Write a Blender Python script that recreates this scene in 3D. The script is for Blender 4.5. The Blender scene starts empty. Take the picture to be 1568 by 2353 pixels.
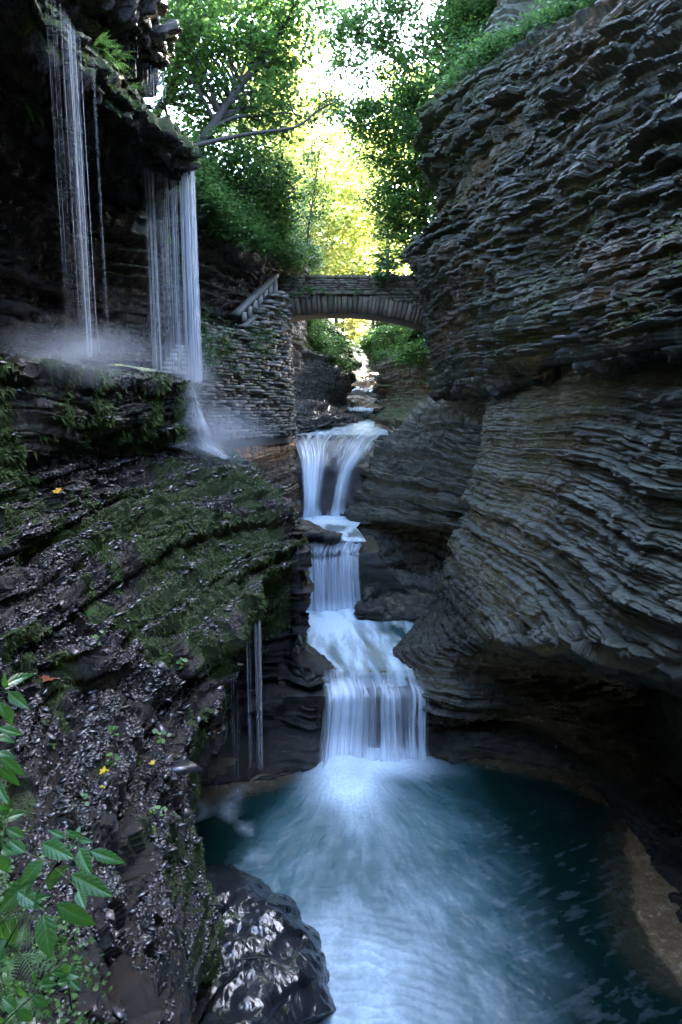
import bpy, math, random
import numpy as np
from math import radians, sin, cos, pi

# ------------------------------------------------------------------ camera, sky, sun, exposure
C = bpy.context.scene.collection
scene = bpy.context.scene
PITCH = 9.0
FPX = 1500.0            # focal length in units where the frame is 1568 x 2353
cam_d = bpy.data.cameras.new('camera'); cam = bpy.data.objects.new('camera', cam_d); C.objects.link(cam)
cam_d.sensor_fit = 'HORIZONTAL'; cam_d.sensor_width = 24.0; cam_d.lens = 24.0 * FPX / 1568.0
cam_d.clip_start = 0.05; cam_d.clip_end = 2000
cam.location = (0, 0, 0); cam.rotation_euler = (radians(90 - PITCH), 0, 0)
scene.camera = cam

SUN_DIR = np.array([0.50, 0.58, 0.66]); SUN_DIR /= np.linalg.norm(SUN_DIR)
sun_d = bpy.data.lights.new('sun', 'SUN'); sun_d.energy = 5.0; sun_d.angle = radians(0.5); sun_d.color = (1.0, 0.93, 0.80)
sun = bpy.data.objects.new('sun', sun_d); C.objects.link(sun)
el = math.asin(SUN_DIR[2]); az = math.atan2(SUN_DIR[0], SUN_DIR[1])
sun.rotation_euler = (pi / 2 - el, 0, pi - az)   # light travels away from SUN_DIR
world = bpy.data.worlds.new('World'); scene.world = world; world.use_nodes = True
wn = world.node_tree.nodes; wl = world.node_tree.links
sky = wn.new('ShaderNodeTexSky'); sky.sky_type = 'NISHITA'; sky.sun_disc = False
sky.sun_elevation = el; sky.sun_rotation = az; sky.air_density = 1.0; sky.dust_density = 1.6
bg = wn['Background']; bg.inputs['Strength'].default_value = 0.15
wl.new(sky.outputs['Color'], bg.inputs['Color'])
scene.view_settings.view_transform = 'Standard'; scene.view_settings.look = 'None'
scene.view_settings.exposure = 4.75; scene.view_settings.gamma = 1.0
cy = scene.cycles
cy.max_bounces = 6; cy.diffuse_bounces = 2; cy.glossy_bounces = 3; cy.transmission_bounces = 4
cy.transparent_max_bounces = 24; cy.volume_bounces = 0; cy.sample_clamp_indirect = 6.0
cy.volume_step_rate = 2.0; cy.volume_max_steps = 64
cy.use_denoising = True

# ------------------------------------------------------------------ pixel + distance -> world point
CP, SP = cos(radians(PITCH)), sin(radians(PITCH))
def ray(u, v):
    xc = (u - 784.0) / FPX; yc = -(v - 1176.5) / FPX
    return np.array([xc, yc * SP + CP, yc * CP - SP])
def A(u, v, Y):
    d = ray(u, v); return d * (Y / d[1])
def Z(u, v, z):
    d = ray(u, v); return d * (z / d[2])
def W(x, y, z): return np.array([x, y, z], float)

# ------------------------------------------------------------------ noise
def _hash(ix, iy, iz, seed):
    with np.errstate(over='ignore'):
        h = (ix.astype(np.int64) * 374761393 + iy.astype(np.int64) * 668265263 + iz.astype(np.int64) * 2147483647 + seed * 1274126177) & 0xffffffff
        h = ((h ^ (h >> 13)) * 1274126177) & 0xffffffff
        h = ((h ^ (h >> 16)) * 2246822519) & 0xffffffff
        h = h ^ (h >> 15)
    return (h & 0xffffff) / float(0xffffff)
def vn(x, y, z=None, seed=0):
    x = np.asarray(x, float); y = np.asarray(y, float)
    if z is None: z = np.zeros_like(x)
    fx, fy, fz = np.floor(x), np.floor(y), np.floor(z)
    tx, ty, tz = x - fx, y - fy, z - fz
    tx = tx * tx * (3 - 2 * tx); ty = ty * ty * (3 - 2 * ty); tz = tz * tz * (3 - 2 * tz)
    def L(a, b, t): return a + (b - a) * t
    c = [[[_hash(fx + i, fy + j, fz + k, seed) for k in (0, 1)] for j in (0, 1)] for i in (0, 1)]
    return L(L(L(c[0][0][0], c[1][0][0], tx), L(c[0][1][0], c[1][1][0], tx), ty),
             L(L(c[0][0][1], c[1][0][1], tx), L(c[0][1][1], c[1][1][1], tx), ty), tz)
def vn2(x, y, seed=0):
    x = np.asarray(x, float); y = np.asarray(y, float)
    fx, fy = np.floor(x), np.floor(y); tx, ty = x - fx, y - fy
    tx = tx * tx * (3 - 2 * tx); ty = ty * ty * (3 - 2 * ty); z = np.zeros_like(fx)
    a, b, c, d = _hash(fx, fy, z, seed), _hash(fx + 1, fy, z, seed), _hash(fx, fy + 1, z, seed), _hash(fx + 1, fy + 1, z, seed)
    return (a + (b - a) * tx) * (1 - ty) + (c + (d - c) * tx) * ty
def fbm2(x, y, seed=0, o=4):
    r = 0; a = 0.5; n = 0
    for i in range(o):
        r = r + a * vn2(x, y, seed + i); n += a; a *= .5; x = x * 2.03 + 3.1; y = y * 2.03 + 1.7
    return r / n
def fbm(x, y, z, seed=0, o=4):
    r = 0; a = 0.5; n = 0
    for i in range(o):
        r = r + a * vn(x, y, z, seed + i); n += a; a *= .5; x = x * 2.03 + 3.1; y = y * 2.03 + 1.7; z = z * 2.03 + 5.3
    return r / n
def sstep(a, b, x):
    t = np.clip((x - a) / (b - a), 0, 1); return t * t * (3 - 2 * t)

# ------------------------------------------------------------------ objects
def tag(o, label=None, cat=None, group=None, kind=None):
    if label: o['label'] = label
    if cat: o['category'] = cat
    if group: o['group'] = group
    if kind: o['kind'] = kind
    return o
def mesh_obj(name, verts, faces, mat, parent=None, attrs=None, smooth=False):
    """faces: (n,k) int array or list of such arrays"""
    if not isinstance(faces, list): faces = [faces]
    faces = [np.asarray(f, np.int32) for f in faces if len(f)]
    me = bpy.data.meshes.new(name)
    verts = np.asarray(verts, np.float32)
    me.vertices.add(len(verts)); me.vertices.foreach_set('co', verts.ravel())
    idx = np.concatenate([f.ravel() for f in faces]).astype(np.int32)
    tot = np.concatenate([np.full(len(f), f.shape[1], np.int32) for f in faces])
    start = np.concatenate([[0], np.cumsum(tot)[:-1]]).astype(np.int32)
    me.loops.add(len(idx)); me.loops.foreach_set('vertex_index', idx)
    me.polygons.add(len(tot)); me.polygons.foreach_set('loop_start', start)
    if smooth: me.polygons.foreach_set('use_smooth', np.ones(len(tot), dtype=np.bool_))
    me.update(calc_edges=True)
    for k, a in (attrs or {}).items():
        arr = np.ascontiguousarray(np.asarray(a, dtype=np.float32).ravel()); at = me.attributes.new(k, 'FLOAT', 'POINT')
        if len(arr) != len(verts): raise ValueError(f'{name} {k} {len(arr)} {len(verts)}')
        at.data.foreach_set('value', arr)
    me.materials.append(mat)
    o = bpy.data.objects.new(name, me); C.objects.link(o)
    if parent is not None:
        o.parent = parent
        o.matrix_parent_inverse = parent.matrix_world.inverted() if False else o.matrix_parent_inverse
        o.location = -parent_loc[parent.name] if parent.name in parent_loc else (0, 0, 0)
    return o
parent_loc = {}
from mathutils import Vector
def thing(name, loc, label, cat, group=None):
    o = bpy.data.objects.new(name, None); C.objects.link(o); o.empty_display_size = .2
    o.location = [float(a) for a in loc]; parent_loc[o.name] = Vector([float(a) for a in loc])
    return tag(o, label, cat, group)

def grid_faces(n, m, off=0):
    i = np.arange(n - 1)[:, None] * m + np.arange(m - 1)[None, :]
    i = i.ravel() + off
    return np.stack([i, i + 1, i + m + 1, i + m], 1)

def cr(P, n, t=None):
    """Catmull-Rom through the first axis of P at n samples"""
    P = np.asarray(P, float); k = len(P)
    Q = np.concatenate([[2 * P[0] - P[1]], P, [2 * P[-1] - P[-2]]])
    if t is None: t = np.linspace(0, k - 1, n)
    i = np.clip(np.floor(t).astype(int), 0, k - 2); f = (t - i).reshape((-1,) + (1,) * (P.ndim - 1))
    p0, p1, p2, p3 = Q[i], Q[i + 1], Q[i + 2], Q[i + 3]
    return .5 * (2 * p1 + (p2 - p0) * f + (2 * p0 - 5 * p1 + 4 * p2 - p3) * f * f + (3 * p1 - p0 - 3 * p2 + p3) * f ** 3)
def arc_t(P, n):
    d = np.linalg.norm(np.diff(P, axis=0), axis=-1)
    while d.ndim > 1: d = d.mean(-1)
    s = np.concatenate([[0], np.cumsum(d)]); return np.interp(np.linspace(0, s[-1], n), s, np.arange(len(P)))
def loft(rows, n, m, pix=False):
    """rows of control points -> (n, m, 3) dense grid"""
    R = np.stack([cr(np.array(r), 60) for r in rows])            # rows x 60 x 3
    G = cr(R, n, arc_t(R, n) if not pix else None)
    G = np.swapaxes(G, 0, 1)                                      # 60 x n x 3
    G = cr(G, m, arc_t(G, m) if not pix else None)
    return np.swapaxes(G, 0, 1)
def normals(G, toward=(0, 0, 1.0)):
    a = np.gradient(G, axis=0); b = np.gradient(G, axis=1)
    n = np.cross(a, b); n /= np.linalg.norm(n, axis=-1, keepdims=True) + 1e-9
    s = np.sum(n * (np.array(toward) - G), -1)
    if np.median(s) < 0: n = -n
    return n

# ------------------------------------------------------------------ strata
rs = np.random.RandomState(11)
_t = [-14.0]
while _t[-1] < 40: _t.append(_t[-1] + rs.choice([.05, .08, .11, .15, .2, .3, .42], p=[.2, .22, .2, .16, .12, .07, .03]) * rs.uniform(.8, 1.25))
LAY = np.array(_t); LOFF = rs.uniform(-1, 1, len(LAY)) ; LOFF = np.sign(LOFF) * np.abs(LOFF) ** 1.4
_t = [-14.0]
while _t[-1] < 40: _t.append(_t[-1] + rs.uniform(.018, .06))
LAY2 = np.array(_t); LOFF2 = rs.uniform(-1, 1, len(LAY2))
_t = [-14.0]
while _t[-1] < 40: _t.append(_t[-1] + rs.uniform(.10, .38))
TER = np.array(_t)
def layer(z):
    i = np.clip(np.searchsorted(LAY, z) - 1, 0, len(LAY) - 2)
    f = (z - LAY[i]) / (LAY[i + 1] - LAY[i]); return i, f
def rock_shape(G, amp=.22, big=.5, terr=.0, block=.12, seed=0, groove=.06, fine=.03, undul=.25, toward=(0, 0, 1.0), vert=0.0, fade=None, bigf=.45, lf=.5, lam=.02, iso=.3, joint=.0):
    n = normals(G, toward)
    x, y, z = G[..., 0], G[..., 1], G[..., 2]
    zz = z + undul * (fbm2(x * .25, y * .25, seed, 2) - .5) * 2 + .05 * (vn2(x * 2, y * 2, seed + 3) - .5)
    i, f = layer(zz)
    prof = 1 - np.abs(2 * f - 1) ** 5
    L1 = LOFF[i]
    L2 = vn(x * lf, y * lf, i * 7.31, seed + 5) - .5
    i2 = np.clip(np.searchsorted(LAY2, zz) - 1, 0, len(LAY2) - 2); L3 = LOFF2[i2] * (.4 + 1.2 * vn(x * 1.6, y * 1.6, i2 * 3.31, seed + 6))
    # angular blocks: jittered cells along the wall per layer
    bx = x * 1.7 + y * 1.3 + 3 * vn2(i * 3.7, y * .4, seed + 9); by = -x * 1.3 + y * 1.7
    fr = .45 + 1.9 * _hash(i, i * 0, i * 0, seed + 20) ** 1.5; c1 = _hash(np.floor(bx * fr), np.floor(by * .7 * fr), i, seed + 21) - .5
    c2 = _hash(np.floor(bx * 2.7 + i * .37), np.floor(by * 2.1), i, seed + 22) - .5
    B = fbm(x * bigf, y * bigf, z * bigf * 1.4, seed + 40, 3) - .5
    F = fbm(x * 2.4, y * 2.4, z * 24, seed + 50, 4) - .5
    zone = .35 + 1.35 * sstep(.3, .7, vn(x * .22, y * .22, z * .75 + 9, seed + 80))
    d = zone * amp * (.8 * L1 + .75 * L2) + (.5 + .6 * zone) * block * (c1 + .5 * c2) * 1.2 + lam * L3 + big * B * 2 + fine * 2 * F - groove * (1 - prof) 
    d = d + .5 * (fbm(x * 1.9, y * 1.9, z * 3, seed + 70, 4) - .5) * sstep(.35, .8, np.abs(n[..., 2])) * iso
    jb = _hash(np.floor(bx * .42 + .3 * np.floor(zz * 1.3)), np.floor(by * .42), np.floor(zz * 1.3), seed + 25) - .5; d = d + joint * jb
    if fade is not None: d = d * fade
    h = n.copy()
    steep = np.clip(1 - np.abs(n[..., 2]), 0, 1)
    # walls move along their normal, flattened to the horizontal so that ledges stay level
    hh = n * np.array([1, 1, .25]); hh /= np.linalg.norm(hh, axis=-1, keepdims=True) + 1e-6
    w = sstep(.15, .6, steep)[..., None]
    dirn = hh * w + n * (1 - w)
    G2 = G + dirn * d[..., None]
    if terr > 0:
        zt_ = zz + .22 * (fbm2(x * .5, y * .5, seed + 61, 3) - .5) + .05 * (_hash(np.floor(x * 2.3 + .6 * y), np.floor(y * 2.1), np.floor(x * 0), seed + 62) - .5)
        it = np.clip(np.searchsorted(TER, zt_) - 1, 0, len(TER) - 2); ft = (zt_ - TER[it]) / (TER[it + 1] - TER[it])
        tz = TER[it] + (TER[it + 1] - TER[it]) * sstep(.66, .97, ft) - zt_
        g = terr * (.35 + .65 * sstep(.3, .55, fbm2(x * .8, y * .8, seed + 60, 2)))
        G2[..., 2] += tz * g * np.clip(1.3 - .6 * steep, 0, 1)
    return G2, n, i, f

# ------------------------------------------------------------------ materials
def new_mat(name):
    m = bpy.data.materials.new(name); m.use_nodes = True
    nt = m.node_tree; b = nt.nodes['Principled BSDF']; return m, nt, b
def N(nt, t, **kw):
    n = nt.nodes.new(t)
    for k, v in kw.items():
        if k in n.inputs: n.inputs[k].default_value = v
        else: setattr(n, k, v)
    return n
def ramp(nt, fac, stops, interp='LINEAR'):
    r = nt.nodes.new('ShaderNodeValToRGB'); r.color_ramp.interpolation = interp
    el_ = r.color_ramp.elements
    while len(el_) < len(stops): el_.new(.5)
    for e, (p, c) in zip(el_, stops): e.position = p; e.color = (c[0], c[1], c[2], 1) if hasattr(c, '__len__') else (c, c, c, 1)
    nt.links.new(fac, r.inputs['Fac']); return r.outputs['Color']
def mixc(nt, fac, a, b, mode='MIX'):
    m = nt.nodes.new('ShaderNodeMix'); m.data_type = 'RGBA'; m.blend_type = mode
    for sock, val in ((m.inputs[0], fac), (m.inputs[6], a), (m.inputs[7], b)):
        if hasattr(val, 'links'): nt.links.new(val, sock)
        elif hasattr(val, '__len__'): sock.default_value = (*val, 1)
        else: sock.default_value = val
    return m.outputs[2]
def mth(nt, op, a, b=None, clamp=False):
    m = nt.nodes.new('ShaderNodeMath'); m.operation = op; m.use_clamp = clamp
    for s, v in ((0, a), (1, b)):
        if v is None: continue
        if hasattr(v, 'links'): nt.links.new(v, m.inputs[s])
        else: m.inputs[s].default_value = v
    return m.outputs[0]
def noise(nt, scale, detail=4, rough=.55, vec=None, stretch=None, dist=0):
    n = N(nt, 'ShaderNodeTexNoise'); n.inputs['Scale'].default_value = scale; n.inputs['Detail'].default_value = detail
    n.inputs['Roughness'].default_value = rough; n.inputs['Distortion'].default_value = dist
    tc = N(nt, 'ShaderNodeTexCoord')
    v = vec or tc.outputs['Object']
    if stretch:
        mp = N(nt, 'ShaderNodeMapping'); mp.inputs['Scale'].default_value = stretch; nt.links.new(v, mp.inputs['Vector']); v = mp.outputs['Vector']
    nt.links.new(v, n.inputs['Vector']); return n.outputs['Fac']
def attr(nt, name):
    a = N(nt, 'ShaderNodeAttribute'); a.attribute_name = name; return a.outputs['Fac']
def bump(nt, b, h, strength=.5, dist=.02, nxt=None):
    bp = N(nt, 'ShaderNodeBump'); bp.inputs['Strength'].default_value = strength; bp.inputs['Distance'].default_value = dist
    nt.links.new(h, bp.inputs['Height'])
    if nxt is not None: nt.links.new(nxt, bp.inputs['Normal'])
    if b is not None: nt.links.new(bp.outputs['Normal'], b.inputs['Normal'])
    return bp.outputs['Normal']

def rock_mat(name, dark, light, moss_a=(.012, .022, .004), moss_b=(.06, .085, .014), rough=(.45, .8), bstr=.6, stain=(.22, .11, .045), spec=.5, tint=(.09, .10, .06)):
    m, nt, b = new_mat(name)
    n1 = noise(nt, 1.3, 5, .6); n2 = noise(nt, 5, 6, .7, stretch=(1, 1, 5)); n3 = noise(nt, 30, 5, .7, stretch=(1, 1, 3))
    f = mth(nt, 'ADD', mth(nt, 'MULTIPLY', n1, .45), mth(nt, 'ADD', mth(nt, 'MULTIPLY', n2, .35), mth(nt, 'MULTIPLY', n3, .3)))
    col = ramp(nt, f, [(.36, dark), (.55, [(a + c) / 2 for a, c in zip(dark, light)]), (.72, light)])
    gr = noise(nt, .9, 3, .6)
    col = mixc(nt, ramp(nt, gr, [(.42, 0.0), (.62, .7)]), col, tint, 'MIX') if tint else col
    sp = noise(nt, 160, 2, .5)
    col = mixc(nt, .55, col, ramp(nt, sp, [(.3, .35), (.7, 1.0)]), 'MULTIPLY')
    # mineral stain and moss come from masks stored on the mesh
    wet = attr(nt, 'wet')
    col = mixc(nt, mth(nt, 'MULTIPLY', wet, .78), col, (0, 0, 0))      # darkens wet rock; also paints shade into the cavern and lip recess
    st = attr(nt, 'stain')
    col = mixc(nt, mth(nt, 'MULTIPLY', st, ramp(nt, noise(nt, 6, 4, .6, stretch=(1, 1, .25)), [(.35, 0), (.6, 1)]), True), col, stain)
    ms = attr(nt, 'moss')
    mn = mth(nt, 'ADD', mth(nt, 'MULTIPLY', noise(nt, 26, 6, .8), .55), mth(nt, 'MULTIPLY', noise(nt, 5, 5, .7, stretch=(1, 1, 2.5)), .45))
    mfac = ramp(nt, mth(nt, 'ADD', ms, mth(nt, 'MULTIPLY', mth(nt, 'SUBTRACT', mn, .5), 1.1)), [(.45, 0), (.6, 1)])
    mcol = ramp(nt, noise(nt, 60, 4, .7), [(.35, moss_a), (.68, moss_b)])
    col = mixc(nt, mfac, col, mcol)
    nt.links.new(col, b.inputs['Base Color'])
    r = ramp(nt, noise(nt, 9, 5, .7), [(.35, rough[0]), (.65, rough[1])])
    r = mixc(nt, mth(nt, 'MULTIPLY', wet, ramp(nt, noise(nt, 4, 4, .7), [(.3, .35), (.55, 1)]), True), r, (.13, .13, .13))
    r = mixc(nt, mfac, r, (.85, .85, .85))
    nt.links.new(r, b.inputs['Roughness']); b.inputs['Specular IOR Level'].default_value = spec
    h1 = noise(nt, 5, 9, .8, stretch=(1, 1, 11))
    h2 = noise(nt, 50, 5, .75, stretch=(1, 1, 3))
    nn = bump(nt, None, h1, bstr, .06); nn = bump(nt, None, h2, bstr, .015, nn); bump(nt, b, noise(nt, 190, 4, .75, stretch=(1, 1, 1.8)), bstr * .8, .006, nn)
    return m
# ------------------------------------------------------------------ rock materials
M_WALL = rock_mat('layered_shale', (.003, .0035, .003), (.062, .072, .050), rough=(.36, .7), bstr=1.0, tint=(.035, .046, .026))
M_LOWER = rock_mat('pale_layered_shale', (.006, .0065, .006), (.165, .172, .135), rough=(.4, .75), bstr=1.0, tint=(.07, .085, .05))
M_CAVE = rock_mat('shaded_wet_shale', (.002, .002, .003), (.018, .018, .02), rough=(.18, .4), bstr=.8, tint=None)  # darker wet shale, with the cave's shade put into its colour
M_RUST = rock_mat('rust_stained_shale', (.006, .006, .006), (.06, .058, .055), rough=(.25, .5), bstr=.8, tint=None, stain=(.55, .25, .075))
M_WET = rock_mat('wet_shale', (.004, .0045, .0055), (.05, .05, .052), rough=(.22, .5), bstr=.8, tint=None)
M_SLOPE = rock_mat('mossy_wet_shale', (.005, .005, .006), (.05, .048, .05), rough=(.2, .5), bstr=.9, tint=None)
M_GROUND = rock_mat('forest_soil', (.02, .025, .012), (.09, .10, .04), rough=(.8, .95), bstr=.6, tint=(.03, .06, .012))

PATCH = {}
def rock_patch(name, rows, n, m, mat, moss=None, wet=None, stain=None, pix=False, **kw):
    G = loft(rows, n, m, pix)
    G2, nn, i, f = rock_shape(G, **kw)
    n2 = normals(G2, kw.get('toward', (0, 0, 1.0)))
    x, y, z = G2[..., 0], G2[..., 1], G2[..., 2]
    at = {}
    def ev(fn): return np.broadcast_to(fn(x, y, z, n2, G), x.shape) if callable(fn) else np.full(x.shape, fn or 0.0)
    at['moss'] = np.clip(ev(moss), 0, 1); at['wet'] = np.clip(ev(wet), 0, 1); at['stain'] = np.clip(ev(stain), 0, 1)
    F = grid_faces(n, m)
    # face orientation toward the given side
    a, b_, c = G2.reshape(-1, 3)[F[:, 0]], G2.reshape(-1, 3)[F[:, 1]], G2.reshape(-1, 3)[F[:, 3]]
    s = np.median(np.sum(np.cross(b_ - a, c - a) * (np.array(kw.get('toward', (0, 0, 1.0))) - a), 1))
    if s < 0: F = F[:, ::-1]
    o = mesh_obj(name, G2.reshape(-1, 3), F, mat, attrs=at)
    tag(o, kind='structure'); PATCH.setdefault(name, []).append((G2, n2, at)); return o

D = 1.0
# ---------------- right cliff: upper massif
R1 = [
 [A(1000,250,30)+W(1.5,0,1), A(1090,150,27)+W(1.5,0,1), A(1180,80,25)+W(1.5,0,1), A(1290,10,23)+W(1,0,1), A(1400,-50,22), A(1540,-150,21), A(1780,-320,19)],
 [A(992,272,23.5), A(1062,176,21.5), A(1165,104,19.5), A(1275,45,17.8), A(1385,-5,16.8), A(1510,-90,15.5), A(1750,-240,14)],
 [A(1003,345,22.5), A(1060,300,20.5), A(1160,240,18.2), A(1270,190,16.2), A(1380,140,15), A(1510,80,13.8), A(1750,-30,12)],
 [A(1012,420,23), A(1070,410,20.5), A(1160,390,17.5), A(1270,350,15), A(1380,310,13.4), A(1510,270,12), A(1750,190,10.2)],
 [A(996,525,23), A(1065,530,20.3), A(1160,515,16.9), A(1270,485,14), A(1380,455,12.2), A(1510,425,10.8), A(1750,370,9)],
 [A(952,592,24.5), A(1040,605,20.7), A(1150,600,16.7), A(1270,590,13.5), A(1380,575,11.5), A(1510,560,9.9), A(1750,530,8.2)],
 [A(976,655,24.3), A(1050,655,20.4), A(1150,655,16.3), A(1270,645,13.2), A(1380,635,11.2), A(1510,625,9.6), A(1750,600,8.0)],
 [A(985,735,24.3), A(1060,735,20.3), A(1160,730,16.0), A(1270,715,13.1), A(1380,705,11), A(1510,695,9.4), A(1750,670,7.9)],
 [A(992,825,24.3), A(1060,830,20.6), A(1160,822,16.4), A(1270,802,13.1), A(1380,782,10.9), A(1510,762,9.2), A(1750,730,7.7)],
 [A(1000,903,24.5), A(1065,900,21), A(1160,884,16.9), A(1270,860,13.3), A(1380,838,11.0), A(1510,815,9.2), A(1750,780,7.7)],
 [A(1000,905,24.8)+W(.9,.3,0), A(1065,903,21.2)+W(.9,.3,0), A(1160,888,17)+W(.9,.3,0), A(1270,864,13.4)+W(.9,.2,0), A(1380,842,11.1)+W(.9,.2,0), A(1510,819,9.3)+W(.9,.2,0), A(1750,784,7.8)+W(.9,.2,0)],
]
# wrap the left nose of the massif around and away
for k, r in enumerate(R1):
    r.insert(0, r[0] + (W(1.0, 3.2, 0) if k else W(1, 4, 0)))
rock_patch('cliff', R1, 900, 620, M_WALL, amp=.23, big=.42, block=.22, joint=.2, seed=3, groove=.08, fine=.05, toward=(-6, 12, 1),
   moss=lambda x, y, z, n, G: .18 + .5 * sstep(.2, .8, n[..., 2]) * sstep(.4, .6, fbm2(x*.6, y*.6+z*.4, 4, 3)) + .35*sstep(9, 11, z+.35*(y-18)) ,
   wet=lambda x, y, z, n, G: .15, stain=lambda x, y, z, n, G: .25 * sstep(.5, .7, fbm(x*.5, y*.5, z*.8, 8, 3)))
# ---------------- right cliff: upper tier behind, seen at the very top
R0 = [
 [W(4.2,31,20), W(5.6,27,20), W(8,23,19), W(11,19,18)],
 [A(1150,-100,26)+W(.4,0,0), A(1240,-160,25), A(1420,-250,24), A(1700,-300,21)],
 [A(1160,0,26), A(1260,-30,24.5), A(1420,-60,23), A(1700,-150,20)],
 [A(1135,62,25.5), A(1220,50,24), A(1330,0,22.5), A(1700,-50,19)],
 [A(1120,135,25), A(1200,130,23), A(1330,80,21), A(1700,60,17)],
]
for k, r in enumerate(R0): r.insert(0, r[0] + W(1.5, 7, 0))
rock_patch('cliff', R0, 160, 160, M_WALL, amp=.25, big=.6, seed=9, groove=.08, moss=.25)

# ---------------- right cliff: big lower wall, cavern and shelf
Zp = -7.05
R2a = [
 [A(1135,885,19), A(1200,878,17), A(1270,862,14.6), A(1380,838,12.1), A(1510,816,10.3), A(1750,780,8.8)],
 [A(1138,902,18.6), A(1210,905,15.9), A(1300,890,13), A(1400,872,11.4), A(1510,855,10), A(1750,830,8.4)],
 [A(1112,962,18.5), A(1205,955,15.2), A(1300,945,12.9), A(1400,935,11.1), A(1510,925,9.6), A(1750,905,7.8)],
 [A(1104,1050,18), A(1200,1055,14.3), A(1300,1055,12), A(1400,1055,10.3), A(1510,1055,8.9), A(1750,1055,7.2)],
 [A(1072,1175,17.5), A(1185,1180,13.7), A(1290,1188,11.2), A(1400,1195,9.6), A(1510,1205,8.3), A(1750,1225,6.8)],
 [A(1040,1285,17), A(1155,1295,12.9), A(1280,1305,10.5), A(1400,1315,9), A(1510,1325,7.8), A(1750,1345,6.4)],
 [A(1010,1370,16.4), A(1120,1395,12.7), A(1250,1415,10.2), A(1390,1425,8.6), A(1510,1440,7.6), A(1750,1465,6.2)],
 [A(975,1440,15.6), A(1085,1455,12.7), A(1215,1480,10.2), A(1350,1500,8.9), A(1500,1530,7.8), A(1750,1570,6.3)],
 [A(922,1480,15.0), A(1060,1500,12.9), A(1190,1530,11.4), A(1350,1560,10.8), A(1500,1600,9.6), A(1750,1650,7.8)],
 [A(912,1515,14.4), A(1040,1545,13.0), A(1180,1580,12.3), A(1350,1620,11.9), A(1500,1660,10.9), A(1750,1730,8.8)],
 [A(935,1575,13.4), A(1045,1600,12.5), A(1170,1622,12.0), A(1350,1680,11.8), A(1500,1730,10.8), A(1750,1810,8.8)],
 [A(985,1640,12.9), A(1080,1640,12.4), A(1200,1650,12.1), A(1360,1730,11.3), A(1500,1810,10.2), A(1750,1900,8.4)],
 [A(1000,1652,13.5), A(1085,1655,13.2), A(1220,1672,12.9), A(1370,1750,11.7), A(1500,1840,10.6), A(1750,1950,8.7)],
 [A(995,1700,12.8), A(1095,1690,12.5), A(1240,1712,12.2), A(1380,1785,11.1), A(1480,1885,10.1), A(1750,2100,8.2)],
 [Z(995,1748,Zp), Z(1110,1746,Zp), Z(1240,1764,Zp), Z(1370,1820,Zp), Z(1450,1905,Zp), Z(1600,2140,Zp)],
 [Z(1000,1752,Zp)+W(0,.1,-1), Z(1110,1750,Zp)+W(0,.1,-1), Z(1240,1768,Zp)+W(.1,.1,-1), Z(1370,1825,Zp)+W(.1,.1,-1), Z(1450,1910,Zp)+W(.1,.1,-1), Z(1600,2145,Zp)+W(.1,.1,-1)],
]
for k, r in enumerate(R2a): r.insert(0, r[0] + (W(.9, 2.5, 0) if k < 12 else W(.1, 2.0, 0)))
for r in R2a[8:12]:
    for k in range(3, len(r)): r[k] = r[k] + W(1.6, .6, 0) * (.55 if r is R2a[8] or r is R2a[11] else 1)
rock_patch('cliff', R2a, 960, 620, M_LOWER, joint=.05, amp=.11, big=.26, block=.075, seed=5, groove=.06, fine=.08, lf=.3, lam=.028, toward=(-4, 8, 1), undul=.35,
   moss=lambda x, y, z, n, G: .12 + .3 * sstep(-.5, 1, z) + .35*sstep(.2, .8, n[..., 2]) * sstep(.45, .6, fbm2(x, y + z, 14, 3)) * sstep(9.5, 8, y),
   wet=lambda x, y, z, n, G: .05 + 1.0 * sstep(-3.9, -4.8, z) * sstep(1.9, 3.0, x) + 1.0 * sstep(-5.6, -6.3, z) + .7*sstep(-3.2,-5,z)*sstep(12,14,y),  # cavern term paints in the undercut's shade; the others are stream-wet rock
   stain=0)
# ---------------- far banded ledges beside the upper falls
R2b = [
 [A(1005,900,28), A(1080,890,25), A(1180,880,21)],
 [A(955,935,27.5), A(1050,925,24.4), A(1170,905,20.5)],
 [A(905,988,26.8), A(1000,985,24.3), A(1140,970,20.2)],
 [A(846,1055,25), A(960,1055,22.8), A(1130,1055,19.6)],
 [A(826,1110,23.8), A(935,1115,21.9), A(1110,1115,19.2)],
 [A(798,1178,22.8), A(915,1188,21), A(1090,1190,18.6)],
 [A(800,1200,22.4), A(925,1205,21.2), A(1080,1210,19.2)],
 [A(850,1232,21.3), A(950,1225,21.8), A(1070,1225,20)],
 [A(880,1275,20), A(960,1285,21.2), A(1060,1285,19.5)],
 [A(838,1285,19.2), A(940,1305,19.6), A(1060,1315,18.5)],
 [A(846,1330,18.6), A(945,1345,18.8), A(1050,1350,17.8)],
 [A(835,1375,17.6), A(935,1392,17.6), A(1045,1395,17)],
 [A(820,1400,17.2), A(930,1420,17), A(1060,1430,16.4)],
 [A(820,1400,17.3)+W(0,0,-1), A(930,1420,17)+W(0,0,-1), A(1060,1430,16.5)+W(0,0,-1)],
]
for k, r in enumerate(R2b): r.insert(0, r[0] + W(.9, 2.6, 0))
rock_patch('cliff', R2b, 560, 330, M_LOWER, amp=.34, big=.3, block=.12, seed=6, groove=.15, fine=.05, terr=.7, lam=.035, lf=.3, toward=(-3, 10, 1),
   moss=lambda x, y, z, n, G: .15 + .25 * sstep(-2, 0, z), wet=lambda x, y, z, n, G: .55 + .35 * sstep(-3.6, -4.4, z), stain=0)

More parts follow.
